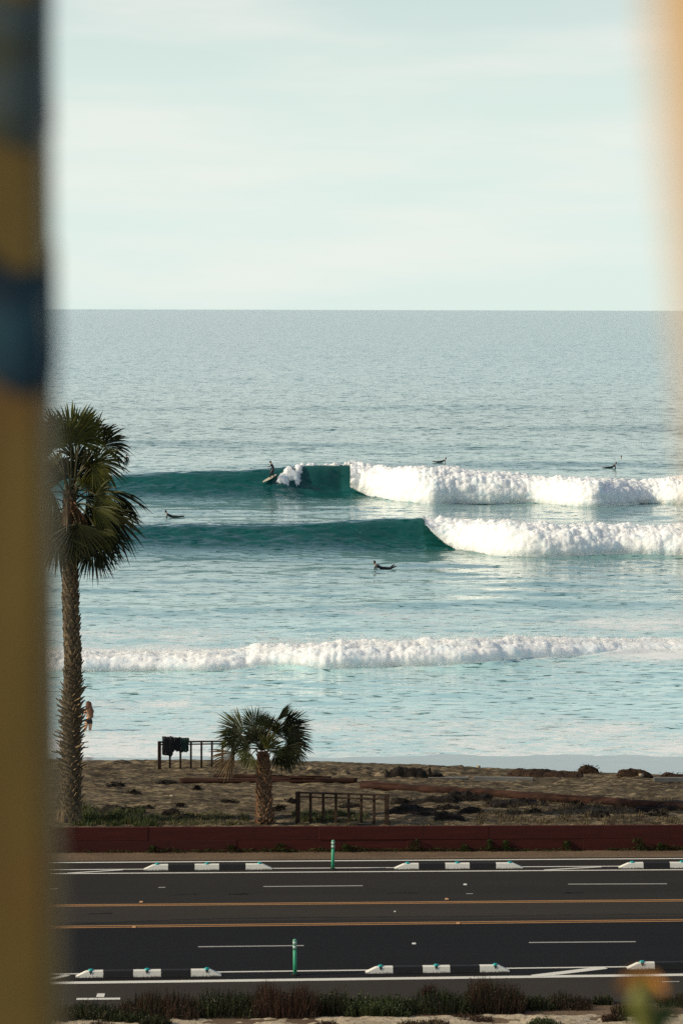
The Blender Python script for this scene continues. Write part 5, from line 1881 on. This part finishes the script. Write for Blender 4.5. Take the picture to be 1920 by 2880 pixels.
# ---- surfers sitting upright in the water
def sitter(label, blabel, loc, sink, face, bmat, rz_board, dark=True, board=True, capt=None):
    J = {'pelvis': (0, 0, .10, (.15, .12)), 'waist': (0, .01, .26, .12), 'chest': (0, .02, .50, (.17, .12)), 'neck': (0, .0, .66, .058),
         'Lsh': (-.20, .0, .56, .064), 'Lel': (-.28, -.02, .30, .047), 'Lwrist': (-.20, .12, .12, .032),
         'Rsh': (.20, .0, .56, .064), 'Rel': (.28, -.02, .30, .047), 'Rwrist': (.20, .12, .12, .032),
         'Lhip': (-.11, .06, .06, .10), 'Lkn': (-.26, .38, -.06, .07), 'Lan': (-.28, .34, -.48, .046), 'Lto': (-.29, .50, -.52, .035),
         'Rhip': (.11, .06, .06, .10), 'Rkn': (.26, .38, -.06, .07), 'Ran': (.28, .34, -.48, .046), 'Rto': (.29, .50, -.52, .035)}
    E = [('pelvis', 'waist'), ('waist', 'chest'), ('chest', 'neck'), ('chest', 'Lsh'), ('Lsh', 'Lel'), ('Lel', 'Lwrist'), ('chest', 'Rsh'), ('Rsh', 'Rel'), ('Rel', 'Rwrist'),
         ('pelvis', 'Lhip'), ('Lhip', 'Lkn'), ('Lkn', 'Lan'), ('Lan', 'Lto'), ('pelvis', 'Rhip'), ('Rhip', 'Rkn'), ('Rkn', 'Ran'), ('Ran', 'Rto')]
    head_of(J, E, (0, .02, .80), (0, 1, 0))
    hand(J, E, 'L', J['Lwrist'][:3], (.1, .9, -.3), (0, 0, 1))
    hand(J, E, 'R', J['Rwrist'][:3], (-.1, .9, -.3), (0, 0, 1))
    loc = Vector((loc.x, loc.y, loc.z - sink))
    make_person(label, loc, face, J, E, 'pelvis', wear_surf(J), 'wetsuit', wet_m, hair_dk, True, (0, 1, 0), 1.1)
    if board:
        surfboard(blabel, loc + Vector((0, 0, .02)), (0, 0, rz_board), 2.1, .54, bmat)
q = P(356, 1300.5, SEA); q.z = sea_z(q.x, q.y)
sitter('surfer sitting upright on a board with his back turned, beside the tall palm crown', 'board under the sitting surfer beside the tall palm crown', q, .03, .15, board_d, R(10))
for px, py, d_, lab, bl, bm in ((706, 1316.5, 332, 'surfer whose head shows over the wave crest, left of the standing surfer', 'board under the surfer hidden behind the crest left of the standing surfer', board_w),
                      (817, 1309.5, 330, 'surfer whose dark head shows over the wave crest, right of the standing surfer', 'board hidden behind the crest right of the standing surfer', board_w),
                      (1747, 1281, 374, 'distant swimmer, only a dark head, above the paddler near the right edge', '', board_w)):
    q = PD(px, py, d_)
    q.z -= .90
    sitter(lab, bl, q, 0, random.uniform(-1, 1) + math.pi * .5, bm, .3, board=False)

# ------------------------------------------------------------------ the balcony the picture is taken from, its posts and a potted plant
conc = simple('pale concrete', (.30, .28, .25), (.40, .38, .34), (2, 2, 2), .9, .2, .2, .01)
mb = MB()
mb.box((0, -1.0, 15.27), (9, 13.6, .16))
mb.box((0, -1.2, 7.6), (8.6, 12.8, 15.1))
tag(mb.build('balcony', conc), kind='structure')
ochre = Mat('mustard painted wood')
n = ochre.noise(ochre.coords((14, 14, 3)), 1.0, 4)
n2 = ochre.noise(ochre.coords((5, 5, 9)), 1.0, 3)
c = ochre.ramp(n, (.3, (.115, .070, .014)), (.7, (.17, .112, .022)))
c = ochre.mix(ochre.mr(n2, .5, .75, 0, .5), c, (.16, .065, .014))
ochre.color(c)
ochre.set(.6, .3)
ochre.bump(n, .3, .01)
navy = simple('navy and teal cloth', (.012, .018, .030), (.030, .075, .10), (9, 9, 16), .85, .15, .4, .01, lo=.42, hi=.62)
slate = simple('grey blue cloth', (.060, .066, .045), (.10, .165, .22), (7, 7, 10), .85, .15, .4, .01, lo=.44, hi=.70)
peach = simple('peach painted wood', (.50, .31, .13), (.58, .37, .17), (4, 4, 8), .55, .3, .2, .01)
DL = 2.6
def lean_post(name, label, x_top, z_top, x_bot, z_bot, y, w, mat, rz, group=None):
    """square post through two points of its right or left edge, standing on the balcony floor"""
    k = (x_top - x_bot) / (z_top - z_bot)
    zb, zt = 15.35, 18.3
    xb = x_bot + k * (zb - z_bot)
    xt = x_bot + k * (zt - z_bot)
    rt = empty(name, (xb, y, zb))
    tag(rt, label, 'post')
    mb = MB()
    h = w / 2
    rot = Matrix.Rotation(rz, 3, 'Z')
    N = 6
    vs = []
    for i in range(N + 1):
        u = i / N
        cx = (xt - xb) * u
        b = .008
        for sx, sy in ((-h + b, -h), (h - b, -h), (h, -h + b), (h, h - b), (h - b, h), (-h + b, h), (-h, h - b), (-h, -h + b)):
            q = rot @ Vector((sx, sy, 0))
            vs.append((cx + q.x, q.y, (zt - zb) * u))
    fs = [(i * 8 + k_, i * 8 + (k_ + 1) % 8, i * 8 + 8 + (k_ + 1) % 8, i * 8 + 8 + k_) for i in range(N) for k_ in range(8)]
    fs += [tuple(range(7, -1, -1)), tuple(range(N * 8, N * 8 + 8))]
    mb.add(vs, fs)
    mb.build('shaft', mat, rt)
    return rt, xb, k
w_l = .13
xt_ = (102 - 960) / F * DL - w_l / 2
xb_ = (150 - 960) / F * DL - w_l / 2
post, xb0, kk = lean_post('wooden_post', 'mustard coloured wooden post, blurred, close by the camera along the left edge', xt_, H + 870 / F * DL, xb_, H - 2010 / F * DL, DL + w_l / 2, w_l, ochre.m, 0)
for ya, yb, mt, seed in ((-60, 360, slate, 1.0), (735, 1085, navy, 5.0)):
    za, zb = H + (870 - yb) / F * DL, H + (870 - ya) / F * DL
    mb = MB()
    N, n = 14, 28
    vs = []
    for i in range(N + 1):
        z = za + (zb - za) * i / N
        cx = xb0 + kk * (z - 15.35) - xb0
        for k in range(n):
            a = 2 * math.pi * (k + .5) / n
            ca, sa = math.cos(a), math.sin(a)
            m_ = max(abs(ca), abs(sa))
            g = w_l / 2 / m_ * 1.004 + .0015 + .003 * svn(ca * 2 + seed, sa * 2, z * 30) 
            vs.append((cx + ca * g, sa * g, z - 15.35 + .018 * math.sin(a * 2 + seed) + .012 * math.sin(a * 5 + seed * 2)))
    mb.add(vs, [(i * n + k, i * n + (k + 1) % n, (i + 1) * n + (k + 1) % n, (i + 1) * n + k) for i in range(N) for k in range(n)])
    mb.build('cloth_wrap', mt, post, True)
DR = 1.1
wr = .09
lean_post('wooden_post', 'peach coloured leaning post, strongly blurred, at the upper right edge', (1840 - 960) / F * DR + wr * .68, H + 870 / F * DR, (1945 - 960) / F * DR + wr * .68, H - 130 / F * DR, DR + .05, wr, peach, R(58))
# potted plant with one orange flower
terr = simple('terracotta', (.24, .10, .055), (.32, .14, .08), (5, 5, 5), .85, .2, .2, .01)
stem_m = simple('olive flower stem', (.10, .105, .018), (.17, .165, .030), (9, 9, 9), .5, .3, 0)
petal_m = simple('orange petal', (.56, .22, .045), (.68, .32, .07), (9, 9, 9), .5, .3, 0)
leafp_m = leaf_mat('broad garden leaf', (.020, .045, .012), (.045, .085, .022))
DP = 3.9
f0 = PD(1800, 2775, DP)
pot = Vector((f0.x + .02, f0.y + .02, 15.35))
fr = empty('flower_plant', pot)
tag(fr, 'blurred orange flower on a green stem at the lower right corner, close to the camera', 'flower')
mb = MB(); mb.tube([(0, 0, 0), (0, 0, .20), (0, 0, .21), (0, 0, .25)], [.085, .115, .128, .128], 20); mb.build('pot', terr, fr, True)
top = f0 - pot
mb = MB(); mb.tube([(0, 0, .23), (top.x * .3 + .01, 0, .45), (top.x + .005, top.y, top.z - .035), (top.x, top.y, top.z)], [.011, .010, .012, .010], 8); mb.build('stem', stem_m, fr, True)
mb = MB(); mb.tube([top + Vector((.004, 0, -.045)), top + Vector((.002, 0, -.02)), top + Vector((0, 0, .004))], [.010, .017, .010], 10); mb.build('bud', stem_m, fr, True)
def petal(mb, base, d_, L, W, up=Vector((0, 0, 1))):
    d_ = Vector(d_).normalized()
    s = d_.cross(Vector((0, 1, 0.2))).normalized()
    n_ = s.cross(d_)
    vs = []
    for i in range(6):
        q = i / 5
        w = W * math.sin(math.pi * (q * .86 + .10)) ** .8
        c = base + d_ * L * q - Vector((0, 0, L * .25 * q * q)) + n_ * .1 * L * math.sin(q * 3)
        vs += [c - s * w + n_ * w * .3, c, c + s * w + n_ * w * .3]
    mb.add(vs, [(i * 3 + k, i * 3 + k + 1, i * 3 + 4 + k, i * 3 + 3 + k) for i in range(5) for k in (0, 1)])
for i, (dx, dz) in enumerate(((-.9, .4), (-.45, .85), (.1, 1), (.6, .75), (1.0, .25))):
    mb = MB(); petal(mb, top, (dx, random.uniform(-.5, .3), dz), .034, .014); mb.build('petal', petal_m, fr, True)
for i, (px, py, dx, dy, dz, L, W) in enumerate(((1822, 2905, .25, -.2, 1, .05, .016), (1850, 2890, .5, -.1, .8, .05, .014), (1800, 2900, -.3, -.2, .9, .045, .013), (1835, 2960, .15, .2, 1, .075, .018))):
    b = PD(px, py, DP) - pot
    mb = MB(); petal(mb, b, (dx, dy, dz), L, W)
    mb.tube([(0, 0, .24), (b.x * .5, b.y * .5, .25 + (b.z - .25) * .5), b], [.006, .005, .004], 5)
    mb.build('leaf', leafp_m, fr, True)
